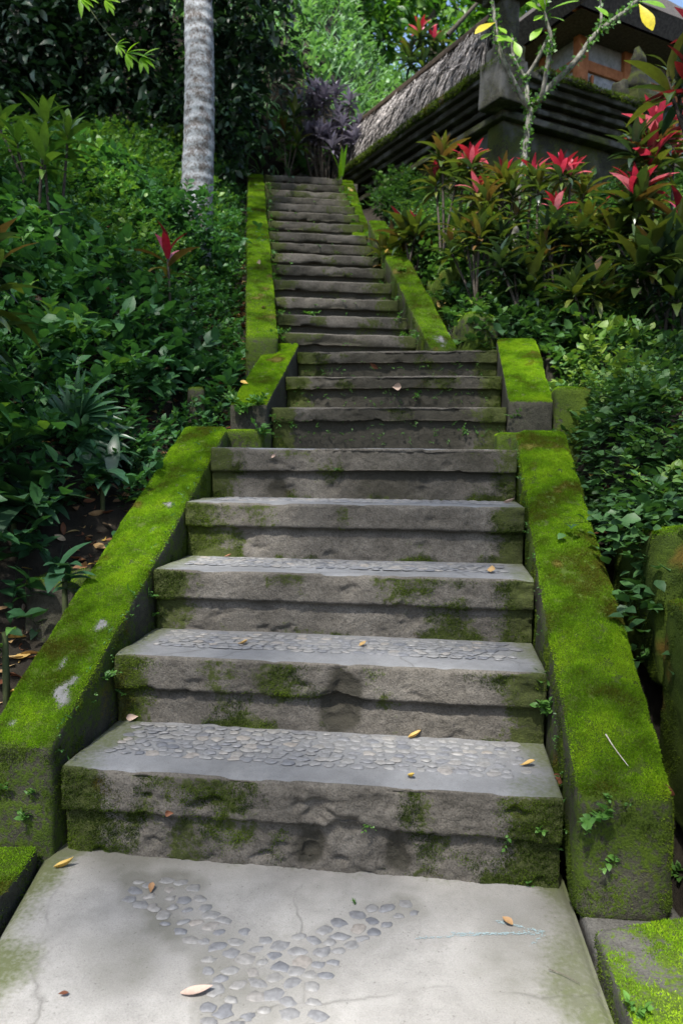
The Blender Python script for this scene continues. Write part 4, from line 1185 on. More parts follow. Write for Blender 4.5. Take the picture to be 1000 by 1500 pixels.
def cover_right():
    rs = np.random.default_rng(22); b = Buf()
    P, d = bank_points(8200, 1, 2.75, 12.2, .22, 4.2, rs, 1.3)
    ok = ~((P[:, 1] < 5.0) & (d < .34) & (rs.random(len(P)) < .7))
    rel = (P[:, :2] - TC[:2]); uu = rel @ TU; vv = rel @ TV
    ok &= ~((uu > -.1) & (vv > -.1))
    # stones stay bare
    P[:, 2] = np.where((P[:, 1] < 4.0) & (d < .95), np.maximum(P[:, 2], np.where(P[:, 1] < 3.05, .86, 1.10)), P[:, 2])
    ok &= ~((P[:, 1] < 3.05) & (d < .36))
    P, d = P[ok], d[ok]
    sp = vnoise(P * [1, 1, 0], 1.2, 2, 14)
    lift = rs.random(len(P)) ** 1.5
    P[:, 2] += lift * .22
    D = np.stack([-.15 + rs.normal(0, .5, len(P)), -.4 + rs.normal(0, .5, len(P)), .5 + .5 * rs.random(len(P))], 1)
    base_t = .56 + .40 * (vnoise(P, 1.9, 3, 16) - .5) * 2 + .2 * lift
    near = P[:, 1] < 4.6
    big = sp > .55; 
    for msk, nlf, LL, ra, ln in ((big, 8, .085, .34, .34), (~big & ~near, 13, .045, .36, .26), (~big & near, 10, .055, .36, .28)):
        k = msk.sum()
        sprigs(b, P[msk], D[msk], rs.uniform(.6, 1.3, k) * ln, nlf, LL * rs.uniform(.7, 1.3, k), ra, base_t[msk], rs)
    # creeping shoots hanging over the gutter wall
    K = 230
    y = rs.uniform(2.75, 4.9, K); x = np.interp(y, *_xc) + np.interp(y, *_hl) + rs.uniform(.16, .5, K)
    x = x + np.where(y < 3.0, .22, 0)
    P = np.stack([x, y, np.maximum(ground(x, y), np.where(y < 3.05, .84, np.where(y < 3.8, 1.08, 0))) + rs.uniform(.0, .14, K)], 1)
    D = np.stack([-.5 + rs.normal(0, .3, K), -.7 + rs.normal(0, .4, K), .1 + rs.normal(0, .2, K)], 1)
    sprigs(b, P, D, rs.uniform(.2, .45, K), 10, rs.uniform(.05, .085, K), .36, .5, rs, sag=.6)
    o = b.build('ground_cover', M_cover)
    tag(o, 'low leafy ground cover spread over the right bank', 'ground cover', kind='stuff')
cover_right()

def slope():
    rs = np.random.default_rng(23); b = Buf()
    N = 15000
    x = rs.uniform(-3.5, 9, N); y = 13.2 + 13 * rs.random(N) ** 1.3
    P = np.stack([x, y, ground(x, y)], 1)
    D = np.stack([rs.normal(0, .5, N), -.55 + rs.normal(0, .4, N), .7 + 0 * x], 1)
    t = .5 + .9 * (vnoise(P, .6, 3, 3) - .5) + rs.normal(0, .1, N)
    leaves(b, P, D, np.array([0, -.6, .8]) + rs.normal(0, .3, (N, 3)), rs.uniform(.2, .55, N), rs.uniform(.015, .04, N), t, 'blade', 3, 1.5, .2)
    K = 2300
    x = rs.uniform(-5, 9, K); y = 12.7 + 13 * rs.random(K) ** 1.3
    P = np.stack([x, y, ground(x, y)], 1)
    D = np.stack([rs.normal(0, .5, K), -.5 + rs.normal(0, .4, K), .8 + 0 * x], 1)
    sprigs(b, P, D, rs.uniform(.4, .9, K), 10, rs.uniform(.12, .22, K), .26, .45 + .8 * (vnoise(P, .6, 3, 9) - .5), rs)
    tag(b.build('slope_grass', M_slope), 'bright grass and ferns covering the sunny hillside', 'grass', kind='stuff')
slope()

def hanging():
    rs = np.random.default_rng(24); b = Buf()
    K = 3300
    px = rs.uniform(-80, 400, K); py = rs.uniform(-120, 215, K)
    ok = py < 235 - 70 * vnoise(np.stack([px / 60, py * 0, py * 0], 1), 1, 2, 3) * 2 + 40 * (px < 120)
    ok &= ~((px > 360) & (py > 110 - (px - 360) * 1.3))
    ok &= vnoise(np.stack([px / 45, py / 45, 0 * px], 1), 1, 3, 8) > .39
    px, py = px[ok], py[ok]; K = len(px)
    P = np.array([at(a, c, yy) for a, c, yy in zip(px, py, rs.uniform(10.8, 13.0, K))])
    D = np.stack([.2 + rs.normal(0, .35, K), -.4 + rs.normal(0, .3, K), -.55 + rs.normal(0, .4, K)], 1)
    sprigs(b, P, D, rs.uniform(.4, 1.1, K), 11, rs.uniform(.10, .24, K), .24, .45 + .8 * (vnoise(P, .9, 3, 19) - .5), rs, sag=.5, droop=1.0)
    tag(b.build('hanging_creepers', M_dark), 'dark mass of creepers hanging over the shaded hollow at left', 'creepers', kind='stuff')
hanging()

# ------------------------------------------------------------------ cordylines
def rosette(bg, br, c, size, nl, red, rs, tint0=.4, tilt=None):
    """one crown: spiral of arching leaves, the youngest upright and red"""
    ga = 2.39996
    i = np.arange(nl); f = i / max(nl - 1, 1)           # 0 = young centre, 1 = old outside
    an = i * ga + rs.uniform(0, 6.28)
    el = 1.3 - 1.75 * f + rs.normal(0, .12, nl)
    d = np.stack([np.cos(an) * np.cos(el), np.sin(an) * np.cos(el), np.sin(el)], 1)
    if tilt is not None: d = unit(d + tilt)
    up_ = np.stack([-np.cos(an) * np.sin(el), -np.sin(an) * np.sin(el), np.cos(el)], 1)
    base = c - np.array([0, 0, 1.0]) * (f * size * .55)[:, None]
    L = size * (.62 + .6 * np.sin(np.pi * np.clip(f * .8 + .15, 0, 1))) * rs.uniform(.8, 1.15, nl)
    W = L * rs.uniform(.10, .15, nl)
    isr = f < red
    for msk, bf, tt in ((~isr, bg, np.clip(tint0 + .1 + rs.normal(0, .2, nl) + .25 * (.5 - f), 0, 1)), (isr, br, np.clip(.2 + 1.3 * f / max(red, .01) * .5 + rs.normal(0, .22, nl), 0, 1))):
        if msk.any():
            leaves(bf, base[msk], d[msk], up_[msk], L[msk] * (.92 if bf is br else 1.0), W[msk], tt[msk], 'lance', 5, rs.uniform(.5, 1.3, msk.sum()), .28, rs)

def cordyline(px, py, Y, lab, crowns, seed, size=.225, group='red tipped cordylines on the right bank', base_px=None, mats=(None, None), name='cordyline', cat='cordyline', nl=24, gz=None):
    rs = np.random.default_rng(seed)
    top = at(px, py, Y)
    bx, by = (top[0] + rs.normal(0, .1), top[1] + rs.normal(0, .1)) if base_px is None else at(base_px[0], base_px[1], Y)[:2]
    base = np.array([bx, by, float(ground(bx, by)) - .05])
    t = thing(name, lab, cat, base, group)
    st, bg_, br = Buf(), Buf(), Buf()
    if group and name == 'cordyline':
        crowns = list(crowns) + [(rs.uniform(-34, 34), rs.uniform(10, 48), rs.uniform(-.15, .3), 0, rs.uniform(.2, .8)) for _ in range(2)] + [(rs.uniform(-30, 30), rs.uniform(-8, 22), rs.uniform(-.1, .2), crowns[0][3] * rs.uniform(.4, 1.1), crowns[0][4])]
    for (dx, dy, dY, red, tint0) in crowns:
        c = at(px + dx, py + dy, Y + dY)
        mid_ = base * .5 + c * .5 + np.array([rs.normal(0, .05), rs.normal(0, .05), -.05])
        tube(st, smooth_line([base + rs.normal(0, .04, 3) * [1, 1, 0], mid_, c - [0, 0, .05], c], 12), np.linspace(.014, .009, 12), 6)
        rosette(bg_, br, c, size * rs.uniform(.85, 1.1), nl, red * 1.2, rs, tint0)
    st.build('stem', M_dstem, t)
    if bg_.n: bg_.build('leaf_crown', mats[0] or M_cordy, t)
    if br.n: br.build('young_leaves', mats[1] or M_cred, t)
    return t
C_ = cordyline
C_(690, 235, 7.4, 'tall cordyline with the leftmost bright pink tip before the wall pilaster', [(0, 0, 0, .34, .55), (10, 45, -.2, .3, .5), (-18, 92, .1, 0, .4)], 601)
C_(648, 222, 7.8, 'yellow green cordyline without red at the left end of the row', [(0, 0, 0, .0, .78), (-10, 40, .1, .12, .7)], 602)
C_(735, 262, 7.0, 'cordyline with olive leaves and a single thin pink shoot beside the frangipani trunk', [(0, 0, 0, .1, .65), (20, 50, 0, 0, .45), (-22, 62, -.2, .0, .5)], 603)
C_(822, 248, 6.9, 'cordyline with a wide bright crimson crown in the middle of the row', [(0, 0, 0, .42, .5), (-42, 6, .3, .25, .55), (-8, 55, -.1, .35, .4)], 604, .24)
C_(930, 285, 6.4, 'cordyline with pale pink streaked crown over bronze leaves', [(0, 0, 0, .36, .7), (-30, 55, .1, 0, .6), (40, 70, 0, .0, .3)], 605, .32)
C_(962, 188, 6.6, 'tallest red cordyline at the right edge under the grey relief', [(0, 0, 0, .45, .5), (24, 30, .1, .35, .55), (-8, 46, -.1, .35, .5)], 606, .28)
C_(700, 330, 6.8, 'dark green cordyline low before the wall near the upper right wall', [(0, 0, 0, 0, .35), (42, 12, .2, 0, .3), (-40, 30, .2, 0, .6)], 607)
C_(592, 335, 8.0, 'small pale leaved cordyline closest to the upper flight', [(0, 0, 0, .06, .5), (22, 14, .2, 0, .7)], 608, .3)
C_(800, 335, 6.6, 'bushy dark cordyline with grey green leaves under the crimson crown', [(0, 0, 0, 0, .25), (30, 20, .1, 0, .3)], 609)
C_(880, 330, 6.7, 'bronze brown cordyline between the crimson and the pink crowns', [(0, 0, 0, 0, .72), (22, 28, .2, 0, .6), (-14, 55, 0, .0, .5)], 610)
C_(965, 360, 5.9, 'dark broad leaved cordyline low at the right edge', [(0, 0, 0, 0, .3), (30, -30, .3, .1, .5), (25, 60, -.1, 0, .35)], 611, .34)
C_(752, 385, 6.4, 'low green cordyline behind the square ended right block', [(0, 0, 0, 0, .3), (26, 28, 0, 0, .35)], 612, .28)
C_(870, 415, 6.0, 'low olive cordyline above the trailing leaves on the right bank', [(0, 0, 0, 0, .5), (-30, 20, .1, 0, .35)], 613, .27)
C_(1010, 105, 4.4, 'large dark red leaved cordyline leaning into the upper right corner', [(0, 0, 0, .8, .95), (14, -60, .1, .8, .95)], 614, .27, nl=9, base_px=(1120, 400), mats=(None, M_cdark))
# a lone red tipped one in the left undergrowth, a bronze one at the left edge
C_(246, 372, 6.1, 'lone dark cordyline with one magenta leaf pair in the left undergrowth', [(0, 0, 0, .36, .9)], 620, .36, group=None, nl=11)
C_(0, 400, 3.6, 'brown green cordyline with large leaves cut by the left edge', [(-25, 5, 0, 0, .7), (-35, 70, .1, 0, .4), (-30, -35, 0, .0, .2)], 621, .30, group=None, nl=16, base_px=(-130, 600))
C_(75, 175, 6.0, 'broad leaved pale green bush with upright leaves on top of the left bank', [(-8, 0, 0, 0, .7), (-50, 28, .2, 0, .45), (24, 20, .1, 0, .75), (-75, 5, .3, 0, .4), (-10, 50, -.2, 0, .4)], 622, .25, group=None, name='broadleaf_bush', cat='bush', mats=(leaf_mat('bush_leaf', [(0, (.02, .06, .015)), (.5, (.05, .12, .02)), (1, (.13, .22, .04))], .3), None), nl=18)
rsb = np.random.default_rng(623)
pc = []
while len(pc) < 30:
    q = rsb.uniform(-1, 1, 2)
    if q @ q < 1: pc.append((q[0] * 56, q[1] * 56 + 8, rsb.uniform(-.3, .3) + .3 * (q @ q), 0, rsb.uniform(.3, .75)))
C_(474, 175, 12.3, 'rounded bush of glossy purple black strap leaves at the stair head', pc, 623, .24, group=None, base_px=(480, 268), name='purple_bush', cat='bush', mats=(M_purple, None), nl=24)
C_(432, 165, 12.0, 'thin stemmed croton with dull olive leaves left of the purple bush', [(0, 0, 0, 0, .6), (-16, 22, 0, 0, .5), (4, 40, 0, 0, .5)], 624, .26, group=None, base_px=(414, 270), name='croton', cat='croton', nl=18)
C_(625, 52, 17.0, 'far red topped cordyline standing on the sunny slope', [(-10, -6, 0, .35, .4), (10, 12, .2, .2, .3), (-6, 40, 0, 0, .3), (25, 35, .1, 0, .3), (-25, 30, .1, .1, .3)], 625, .42, group=None, nl=26)

# ------------------------------------------------------------------ big single plants on the left
def fan_palm():
    c = at(112, 632, 4.3); rs = np.random.default_rng(31)
    base = np.array([c[0], c[1] + .1, float(ground(c[0], c[1] + .1))])
    t = thing('fan_palm', 'young fan palm with pleated spreading blades low on the left bank', 'palm', base)
    b, st = Buf(), Buf()
    for (dx, dy, rot, sz, K) in ((18, -50, .55, .34, 9), (-20, -30, 1.9, .30, 8), (32, 14, -.25, .36, 8), (-38, 10, 2.9, .30, 7), (15, 40, -.6, .30, 6)):
        h = c + rt0 * dx * .0015 + np.array([0, 0, -dy * .0015]) + np.array([0, rs.normal(0, .05), 0])
        tube(st, smooth_line([base, (base + h) / 2 + rs.normal(0, .02, 3), h], 8), .006, 5)
        for k in range(K):
            a = rot + (k - (K - 1) / 2) * .23
            d = np.array([math.cos(a), -.45, math.sin(a)]) + rs.normal(0, .05, 3)
            leaves(b, h, d, np.array([.1, -.75, .65]), sz * rs.uniform(.85, 1.05) * (1 - .15 * abs(k - K / 2) / K), sz * .062, rs.uniform(.3, .9), 'lance', 5, .8, .35)
    st.build('stalks', M_stem, t); b.build('blades', M_palm, t)
fan_palm()
def strap_plant(px, py, Y, lab, n, L, W, seed, mat, name='leafy_plant', tint=.4, el=(.2, 1.1), kind='lance', cat='plant', droop=(.7, 1.4)):
    rs = np.random.default_rng(seed); c = at(px, py, Y)
    t = thing(name, lab, cat, c)
    b = Buf(); a = rs.uniform(0, 6.28, n); e = rs.uniform(*el, n)
    d = np.stack([np.cos(a) * np.cos(e), np.sin(a) * np.cos(e) - .25, np.sin(e)], 1)
    u = np.stack([-np.cos(a) * np.sin(e), -np.sin(a) * np.sin(e), np.cos(e)], 1)
    LL = L * rs.uniform(.65, 1.15, n)
    leaves(b, c + rs.normal(0, .03, (n, 3)), d, u, LL, LL * W, tint + rs.normal(0, .2, n), kind, 6, rs.uniform(*droop, n), .22, rs)
    b.build('leaves', mat, t)
    s = Buf(); tube(s, [c + [0, 0, .04], c - [0, 0, .12], c - [0, 0, .35]], [.012, .014, .016], 6); s.build('stem', M_stem, t)
strap_plant(62, 728, 3.9, 'clump of broad dark glossy leaves low at the left edge', 17, .40, .15, 41, M_dark, tint=.95, el=(-.2, 1.1))
strap_plant(20, 745, 3.7, 'dark drooping broad leaves cut by the left edge beside the wall', 10, .40, .16, 42, M_dark, tint=.85, el=(-.2, .9))
strap_plant(205, 690, 4.5, 'tuft of thin arching grassy leaves behind the long left wall', 22, .34, .035, 43, M_palm, name='grass_tuft', tint=.5, kind='blade', cat='grass tuft')
strap_plant(160, 660, 4.6, 'light green narrow leaved plant right of the fan palm', 14, .34, .07, 44, M_palm, tint=.9, el=(0, .8))
strap_plant(8, 940, 2.9, 'small bright plant with pointed leaves at the left edge beside the mossy wall', 8, .16, .16, 45, M_weed, tint=.3, el=(.0, .8))
strap_plant(826, 440, 6.2, 'small feathery fern on the right bank above the ledge stone', 16, .30, .06, 46, M_weed, name='fern', tint=.3, cat='fern')
strap_plant(150, 700, 4.1, 'low bushy plant between the fan palm and the long left wall', 16, .26, .15, 51, M_palm, tint=.5, el=(-.1, 1.1), kind='ovate')
strap_plant(40, 610, 4.4, 'broad leaved plant left of the fan palm at the frame edge', 16, .32, .15, 52, M_palm, tint=.4, el=(-.1, 1.1), kind='ovate')
strap_plant(95, 850, 3.3, 'small leafy plant in the litter beside the long left wall', 12, .17, .2, 53, M_palm, tint=.6, el=(-.1, 1.0), kind='ovate')
# tall foxtail at the stair head
strap_plant(500, 262, 11.75, 'upright lime green leaf sprouting at the top of the right upper wall', 4, .45, .10, 47, M_lime, tint=.3, el=(1.1, 1.5), droop=(.1, .3))

# ------------------------------------------------------------------ frangipani with creeper on its limbs
def frangipani():
    Y = 7.6
    def L_(pts): return smooth_line([at(a, c, Y + (d if d else 0)) for a, c, d in pts], 5 * len(pts))
    g = at(752, 330, Y); g[2] = float(ground(g[0], g[1])) - .1
    t = thing('frangipani_tree', 'bare forking frangipani tree with lime leaves and creeper on its limbs', 'tree', g)
    limbs = [([(760, 262, 0), (766, 238, 0), (771, 200, 0), (776, 160, 0)], .033, .030),
             ([(776, 162, 0), (762, 140, -.05), (738, 92, -.1), (728, 60, -.1), (723, 20, -.1), (718, -20, -.1)], .030, .016),
             ([(771, 158, 0), (771, 130, .1), (766, 112, .12), (752, 86, .1), (750, 56, .1)], .026, .014),
             ([(768, 116, .1), (786, 88, .05), (803, 54, 0)], .022, .016),
             ([(785, 152, 0), (793, 140, -.1), (802, 90, -.2), (806, 55, -.2), (798, 22, -.2), (795, -20, -.2)], .026, .014),
             ([(779, 156, 0), (800, 132, 0), (842, 90, 0), (870, 52, 0), (905, 24, .05), (925, 8, .1), (960, -30, .1)], .034, .018),
             ([(876, 50, 0), (880, 20, 0), (874, -30, 0)], .016, .010)]
    bt = Buf(); iv = Buf(); rs = np.random.default_rng(55)
    tube(bt, smooth_line([g, at(757, 290, Y), at(760, 262, Y)], 10), np.linspace(.04, .033, 10), 9)
    for pts, r0_, r1_ in limbs:
        ln = L_(pts); tube(bt, ln, np.linspace(r0_, r1_, len(ln)), 9)
        k = 34 * len(pts); f = rs.random(k) * (len(ln) - 1); i = np.minimum(f.astype(int), len(ln) - 2); f = (f - i)[:, None]
        keep = vnoise(np.stack([f[:, 0] * 0 + r0_ * 90, i * .35, f[:, 0] * 0], 1), 1, 2, 2) > (.30 if r0_ > .03 else .42)
        p = (ln[i] * (1 - f) + ln[i + 1] * f)[keep]; k = len(p)
        d = unit(rs.normal(size=(k, 3)) + [0, -.4, 0])
        leaves(iv, p + d * r0_ * .9, d, rs.normal(size=(k, 3)), rs.uniform(.025, .055, k), rs.uniform(.010, .02, k), rs.uniform(.2, .8, k), 'ovate', 2, .5, .1)
    bt.build('trunk', simple_mat('frangipani_bark', [(0.35, (0.06, 0.058, 0.045)), (0.55, (0.17, 0.165, 0.14)), (0.75, (0.32, 0.31, 0.28))], 18, .85, .006, 40), t)
    iv.build('creeper', M_weed, t)
    lf = Buf()
    for (px, py, dpx, dpy, L, tn) in ((725, 33, -30, 12, .22, .98), (722, 48, -22, 8, .15, .3), (724, 52, 26, 6, .17, .35), (752, 60, 10, 22, .17, .5), (748, 55, -20, 2, .16, .45), (728, 40, 16, 8, .12, .6),
                                      (797, 18, -18, -12, .20, .45), (797, 18, 6, -26, .24, .35), (798, 18, 30, -14, .26, .3), (796, 22, -16, 6, .14, .55), (798, 20, -10, -30, .2, .4), (795, 40, -24, 20, .18, .5),
                                      (935, 6, 20, 32, .26, 1.0), (935, 2, 34, 4, .22, .15), (930, 0, -18, -8, .18, .5), (800, 25, 25, 2, .16, .5), (870, 10, 20, 10, .16, .2)):
        c = at(px, py, Y - .2); d = at(px + dpx, py + dpy, Y - .3) - c
        leaves(lf, c, d, np.array([0, -.7, .6]) + rs.normal(0, .2, 3), L * 1.2, L * .24, tn, 'obov', 6, .4, .12)
    lf.build('leaves', M_lime, t)
frangipani()

# bright lobed spray hanging at the upper left
def spray():
    c0 = at(112, -20, 6.8); c1 = at(175, 68, 6.7); rs = np.random.default_rng(57)
    t = thing('hanging_branch', 'bright green lobed leaf spray hanging before the dark hollow at left', 'branch', c1)
    st = Buf(); tube(st, smooth_line([c0, at(140, 25, 6.75), c1, at(200, 84, 6.6)], 14), .004, 5); st.build('stem', M_stem, t)
    b = Buf()
    for (px, py, sz) in ((186, 78, 1.0), (208, 84, .9), (172, 66, .6), (118, -4, .9), (155, 0, .8)):
        c = at(px, py, 6.65)
        for k in range(6):
            a = -.35 + (k - 2.5) * .42 + rs.normal(0, .1)
            leaves(b, c, np.array([math.cos(a), -.25, math.sin(a) - .15]), np.array([0, -.6, .8]) + rs.normal(0, .15, 3), .19 * sz * rs.uniform(.7, 1.1), .026 * sz, rs.uniform(.2, .6), 'lance', 4, .5, .2)
    b.build('leaves', M_lime, t)
spray()

# ------------------------------------------------------------------ weeds rooted in cracks
WD = [
 (150, 996, .085, 'leafy seedling on the inner face of the left wall above the second step'), (182, 1018, .05, 'tiny sprout at the left end of the second riser'),
 (218, 874, .07, 'small seedling at the left end of the third riser'), (222, 902, .05, 'sprout under the third step slab at left'),
 (800, 1008, .12, 'fern like weed at the right end of the second riser, upper one'), (806, 1045, .10, 'fern like weed at the right end of the second riser, lower one'),
 (880, 1195, .10, 'bright seedling pair on the blunt front of the right wall'), (858, 1204, .07, 'lone seedling left of the pair on the right wall front'),
 (895, 1262, .07, 'small seedling low on the right wall front'), (892, 1170, .045, 'tiny sprout at the front edge of the right wall top'), (928, 1178, .045, 'tiny sprout at the outer front edge of the right wall'),
 (40, 1200, .08, 'pale seedling on the front of the left wall'), (5, 1158, .08, 'seedling on the left wall front cut by the frame'), (52, 1160, .05, 'tiny sprout on the front of the left wall near its edge'),
 (380, 636, .13, 'round leaved seedling beside the left end of the fifth step'), (358, 600, .16, 'tuft of small leaves hanging at the front of the short left block'),
 (345, 590, .13, 'leafy tuft at the outer front corner of the short left block'), (378, 594, .12, 'leafy tuft at the inner front corner of the short left block'), (752, 612, .09, 'pale green seedling on the front of the square ended block'),
 (455, 462, .12, 'small weed on a middle step of the upper flight'), (612, 580, .08, 'sprout on the riser of the middle flight'), (405, 615, .09, 'weed at the left end of the middle flight'),
 (425, 622, .07, 'second weed at the left end of the middle flight'), (680, 630, .07, 'sprouts at the right of the lowest middle riser'), (495, 688, .04, 'tiny sprout under the nose of the fifth step'),
 (536, 1208, .035, 'tiny sprout on the lowest riser, middle one'), (745, 1222, .05, 'sprout on the lowest riser toward the right'), (790, 1218, .05, 'sprout on the lowest riser nearest the right wall'), (770, 1295, .04, 'round sprout at the foot of the lowest riser'),
 (985, 1280, .10, 'leafy weed in the gutter by the rounded wall end'), (930, 1485, .07, 'weed in the joint beside the mossy kerb slab'), (950, 960, .10, 'weed on the gutter wall beside the right balustrade'),
 (915, 890, .08, 'small weed in the gutter beside the upper right balustrade'), (520, 1325, .025, 'tiny green sprout beside the pebble band'),
 (585, 396, .10, 'weed at the right end of the upper flight'), (560, 345, .12, 'tuft at the gap between the two right upper walls'),
]
for i, (px, py, sz, lab) in enumerate(WD):
    p, n = hit(px, py); rs = np.random.default_rng(700 + i); b = Buf()
    K = 3 if sz < .1 else 5
    D = n[None] * .6 + np.array([0, 0, .55]) + rs.normal(0, .45, (K, 3))
    sprigs(b, np.repeat(p[None], K, 0), D, sz * rs.uniform(.5, 1.0, K), 5 if sz < .1 else 8, sz * .36, .34, rs.uniform(.2, .8), rs, sag=.3)
    tag(b.build('weed', M_weed), lab, 'weed', 'weeds growing from the stair cracks')
def fringe():
    """tiny plants that nobody could count along the upper walls' inner edges and in the joints"""
    rs = np.random.default_rng(77); b = Buf(); K = 260
    a = rs.uniform(-.2, 5.4, K); s = np.where(rs.random(K) < .62, -W3 / 2 + rs.uniform(0, .06, K), W3 / 2 - rs.uniform(0, .08, K))
    z = H3 + np.floor(np.clip(a, 0, 9) / RUN3) * RISE3 + rs.uniform(-.12, .02, K)
    P = S3(a, s, z)
    sprigs(b, P, np.array([0, -.5, .6]) + rs.normal(0, .4, (K, 3)), rs.uniform(.05, .14, K), 6, rs.uniform(.02, .045, K), .36, .4, rs)
    K = 150
    st = rs.integers(0, 15, K); P = S3(st * RUN3 + rs.uniform(.02, .06, K), rs.uniform(-W3 / 2, W3 / 2, K), H3 + st * RISE3 - rs.uniform(.02, .2, K))
    sprigs(b, P, np.array([0, -.5, .5]) + rs.normal(0, .4, (K, 3)), rs.uniform(.03, .08, K), 4, rs.uniform(.012, .03, K), .36, .4, rs)
    K = 200
    k_ = rs.integers(0, 3, K); P = S1(np.array(MA)[k_] + .028, rs.uniform(-.7, .86, K), np.array(MZ)[k_] - rs.uniform(.09, .24, K))
    sprigs(b, P, np.array([0, -.6, .4]) + rs.normal(0, .4, (K, 3)), rs.uniform(.02, .05, K), 4, rs.uniform(.008, .018, K), .36, .4, rs)
    K = 120
    P = S1(rs.uniform(0, 2.0, K), np.where(rs.random(K) < .55, -1, 1) * (W1 / 2 + .004), 0)
    P[:, 2] = .34 + (P[:, 1] - 2.37) * .66 - rs.uniform(-.02, .16, K)
    sprigs(b, P, np.array([0, -.5, .5]) + rs.normal(0, .5, (K, 3)), rs.uniform(.015, .04, K), 4, rs.uniform(.007, .014, K), .36, .4, rs)
    tag(b.build('joint_greenery', M_weed), 'tiny creeping greenery in the joints of the stairs', 'greenery', kind='stuff')
fringe()

# ------------------------------------------------------------------ trees beyond the slope and overhead
def crown(buf, centers, N, rs, leafL=.25, flat=.6, tint=.5):
    for (c, r) in centers:
        k = int(N * r * r)
        d = unit(rs.normal(size=(k, 3))); rad = r * rs.random(k) ** .45
        p = np.array(c) + d * rad[:, None] * [1, 1, flat]
        keep = vnoise(p, .9 / max(r, 1) * 1.6, 2, 5) > .42
        p = p[keep]; dd = d[keep] + rs.normal(0, .5, (len(p), 3)) - [0, 0, .3]
        k = len(p)
        leaves(buf, p, dd, np.array([0, 0, 1.0]) + rs.normal(0, .4, (k, 3)), rs.uniform(.6, 1.2, k) * leafL, rs.uniform(.6, 1.2, k) * leafL * .26, tint + .5 * (vnoise(p, .7, 2, 6) - .5) + rs.normal(0, .12, k), 'ovate', 3, .8, .2)
def tree(lab, base, tops, centers, N, seed, leafL=.25, r0=.3, tint=.5, mat=None, group=None):
    rs = np.random.default_rng(seed)
    t = thing('tree', lab, 'tree', base, group)
    tb = Buf()
    for tp in tops:
        m_ = (np.array(base) * .45 + np.array(tp) * .55) + rs.normal(0, .25, 3) * [1, 1, 0]
        tube(tb, smooth_line([base, m_, tp], 14), np.linspace(r0, r0 * .35, 14), 10)
    for c, r in centers:
        tp = min(tops, key=lambda q: np.linalg.norm(np.array(q) - c))
        tube(tb, smooth_line([tp, (np.array(tp) + c) / 2 + [0, 0, .2], c], 8), np.linspace(r0 * .35, .03, 8), 6)
    tb.build('trunk', M_bark, t)
    b = Buf(); crown(b, centers, N, rs, leafL, tint=tint); b.build('crown', mat or M_crown, t)
    return t
def gp(px, Y):
    p = at(px, 100, Y); p[2] = float(ground(p[0], p[1])) - .2
    return p
bpx = [(625, 24, 'dark trunked tree behind the slope with light shining through its crown', .75, [(520, -40), (600, 10), (680, 30), (560, 60), (640, -60)]),
       (470, 22, 'dense mid green tree on the ridge above the hanging creepers', .45, [(430, 10), (500, 20), (540, -20), (470, -70), (400, -50)]),
       (745, 25, 'pale sunlit tree behind the thatched wall corner', .85, [(700, 60), (740, 30), (770, -10)])]
for i, (px, Y, lab, tn, cs) in enumerate(bpx):
    b0 = gp(px, Y); tp = at(px + 3, -30, Y)
    if tp[2] < b0[2] + 1: tp = b0 + [0, 0, 4]
    tree(lab, b0, [tp], [(at(a, c, Y + rng.uniform(-1.5, 1.5)), rng.uniform(1.5, 2.1)) for a, c in cs], 260, 800 + i, .34, .28, tn)
b_ = Buf(); tube(b_, smooth_line([at(655, 52, 16), at(675, 30, 16), at(712, -10, 16.2)], 10), np.linspace(.06, .03, 10), 7)
tag(b_.build('leaning_branch', M_bark), 'bare dark branch slanting up behind the thatched wall', 'branch')

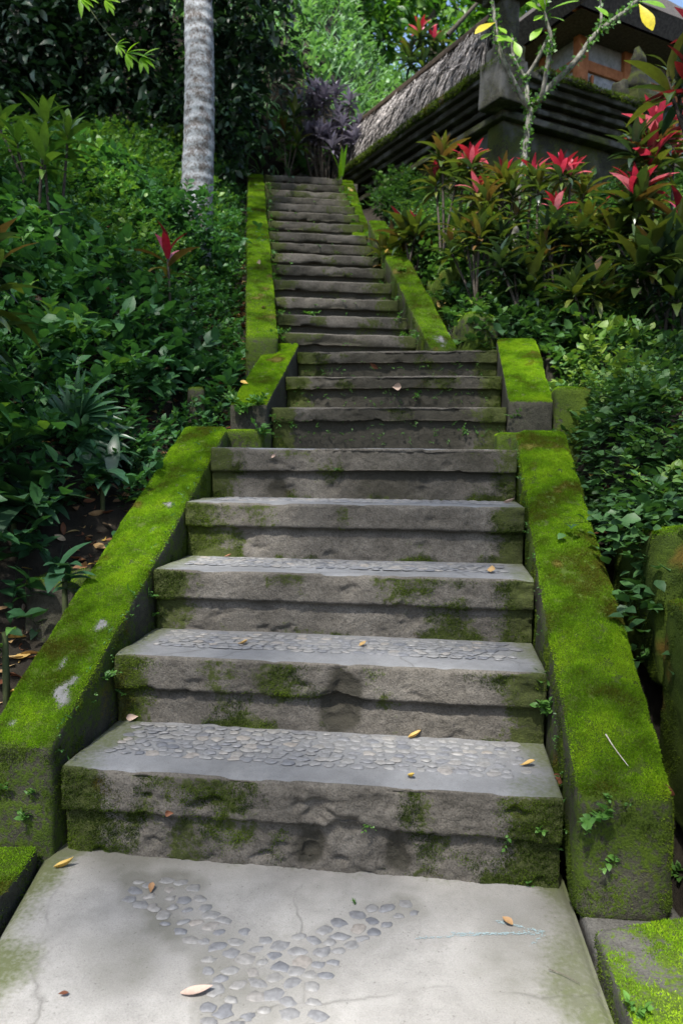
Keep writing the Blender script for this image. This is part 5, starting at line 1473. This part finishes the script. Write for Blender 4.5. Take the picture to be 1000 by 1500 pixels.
# unseen canopy added over the stairs, leaf cover shaped to place shade and sun
def canopy(lab, base, x0, x1, y0, y1, N, seed, h=(8.5, 12.0)):
    rs = np.random.default_rng(seed)
    t = thing('tree', lab, 'tree', base, 'unseen trees added to shade the stairs')
    x = rs.uniform(x0, x1, N); y = rs.uniform(y0, y1, N)
    cov = .93 * sstep(1.92, 2.2, y + .25 * (vnoise(np.stack([x, y, 0 * x], 1), 1.1, 2, 4) - .5) * 3)
    right_gap = sstep(.6, 1.0, x) * sstep(4.6, 5.6, y) * sstep(9.6, 8.6, y)
    cov = cov + .4 * sstep(8.5, 9.5, y) * sstep(-1.9, -2.6, x)
    cov = cov - .62 * right_gap - .35 * sstep(-1.2, -1.7, x) * sstep(5.5, 6.5, y) * sstep(10.5, 9.5, y) - .9 * sstep(11.2, 12.4, y) * sstep(-2.6, -1.8, x)
    cl = vnoise(np.stack([x, y, 0 * x + seed], 1), 1.5, 3, 6)
    keep = cl < .30 + .42 * cov
    x, y = x[keep], y[keep]; k = len(x)
    hh = rs.uniform(*h, k)
    P = np.stack([x, y, np.interp(y, *_zs)], 1) + SUNV[None] * (hh / SUNV[2])[:, None]
    vis = P[:, 2] < EYE + .74 * np.maximum(P[:, 1], 0) + 1.0
    P = P[~vis]; k = len(P)
    b = Buf(); dd = rs.normal(size=(k, 3)) - [0, 0, .4]
    leaves(b, P, dd, np.array([0, 0, 1.0]) + rs.normal(0, .35, (k, 3)), rs.uniform(.22, .42, k), rs.uniform(.07, .12, k), rs.uniform(.2, .9, k), 'ovate', 3, .6, .15)
    b.build('crown', M_crown, t)
    tb = Buf(); base = np.array(base, float); c = P.mean(0)
    top_ = np.array([base[0] * .75 + c[0] * .25, base[1], c[2] - 1.2])
    tube(tb, smooth_line([base, (base + top_) / 2 + [.15, .1, 0], top_], 16), np.linspace(.32, .18, 16), 10)
    for q in P[rs.choice(k, 14)]:
        tube(tb, smooth_line([top_, (top_ + q) / 2 + [0, 0, .5], q], 8), np.linspace(.12, .02, 8), 6)
    tb.build('trunk', M_bark, t)
canopy('unseen shade tree added left of the stairs with its crown over the steps', (-4.6, 2.0, -.2), -7, .3, 1.0, 18, 5200, 901)
canopy('unseen shade tree added right of the stairs with its crown over the right bank', (5.2, 1.0, -.2), .3, 7, 1.0, 16, 4200, 902)

def litter():
    rs = np.random.default_rng(91); b = Buf()
    for side, N in ((-1, 1900), (1, 700)):
        P, d = bank_points(N, side, 2.6, 9.0, .02, 1.6, rs, 1.5)
        P[:, 2] += .012
        d_ = rand_h(N, rs); nn = np.array([0, 0, 1.0]) + rs.normal(0, .35, (N, 3))
        leaves(b, P, d_, nn, rs.uniform(.04, .11, N), rs.uniform(.012, .026, N), rs.beta(1.5, 2.2, N), 'ovate', 4, rs.normal(0, .9, N), .4, rs)
    tag(b.build('leaf_litter', M_fall), 'brown dead leaves littering the soil beside the stairs', 'leaf litter', kind='stuff')
litter()
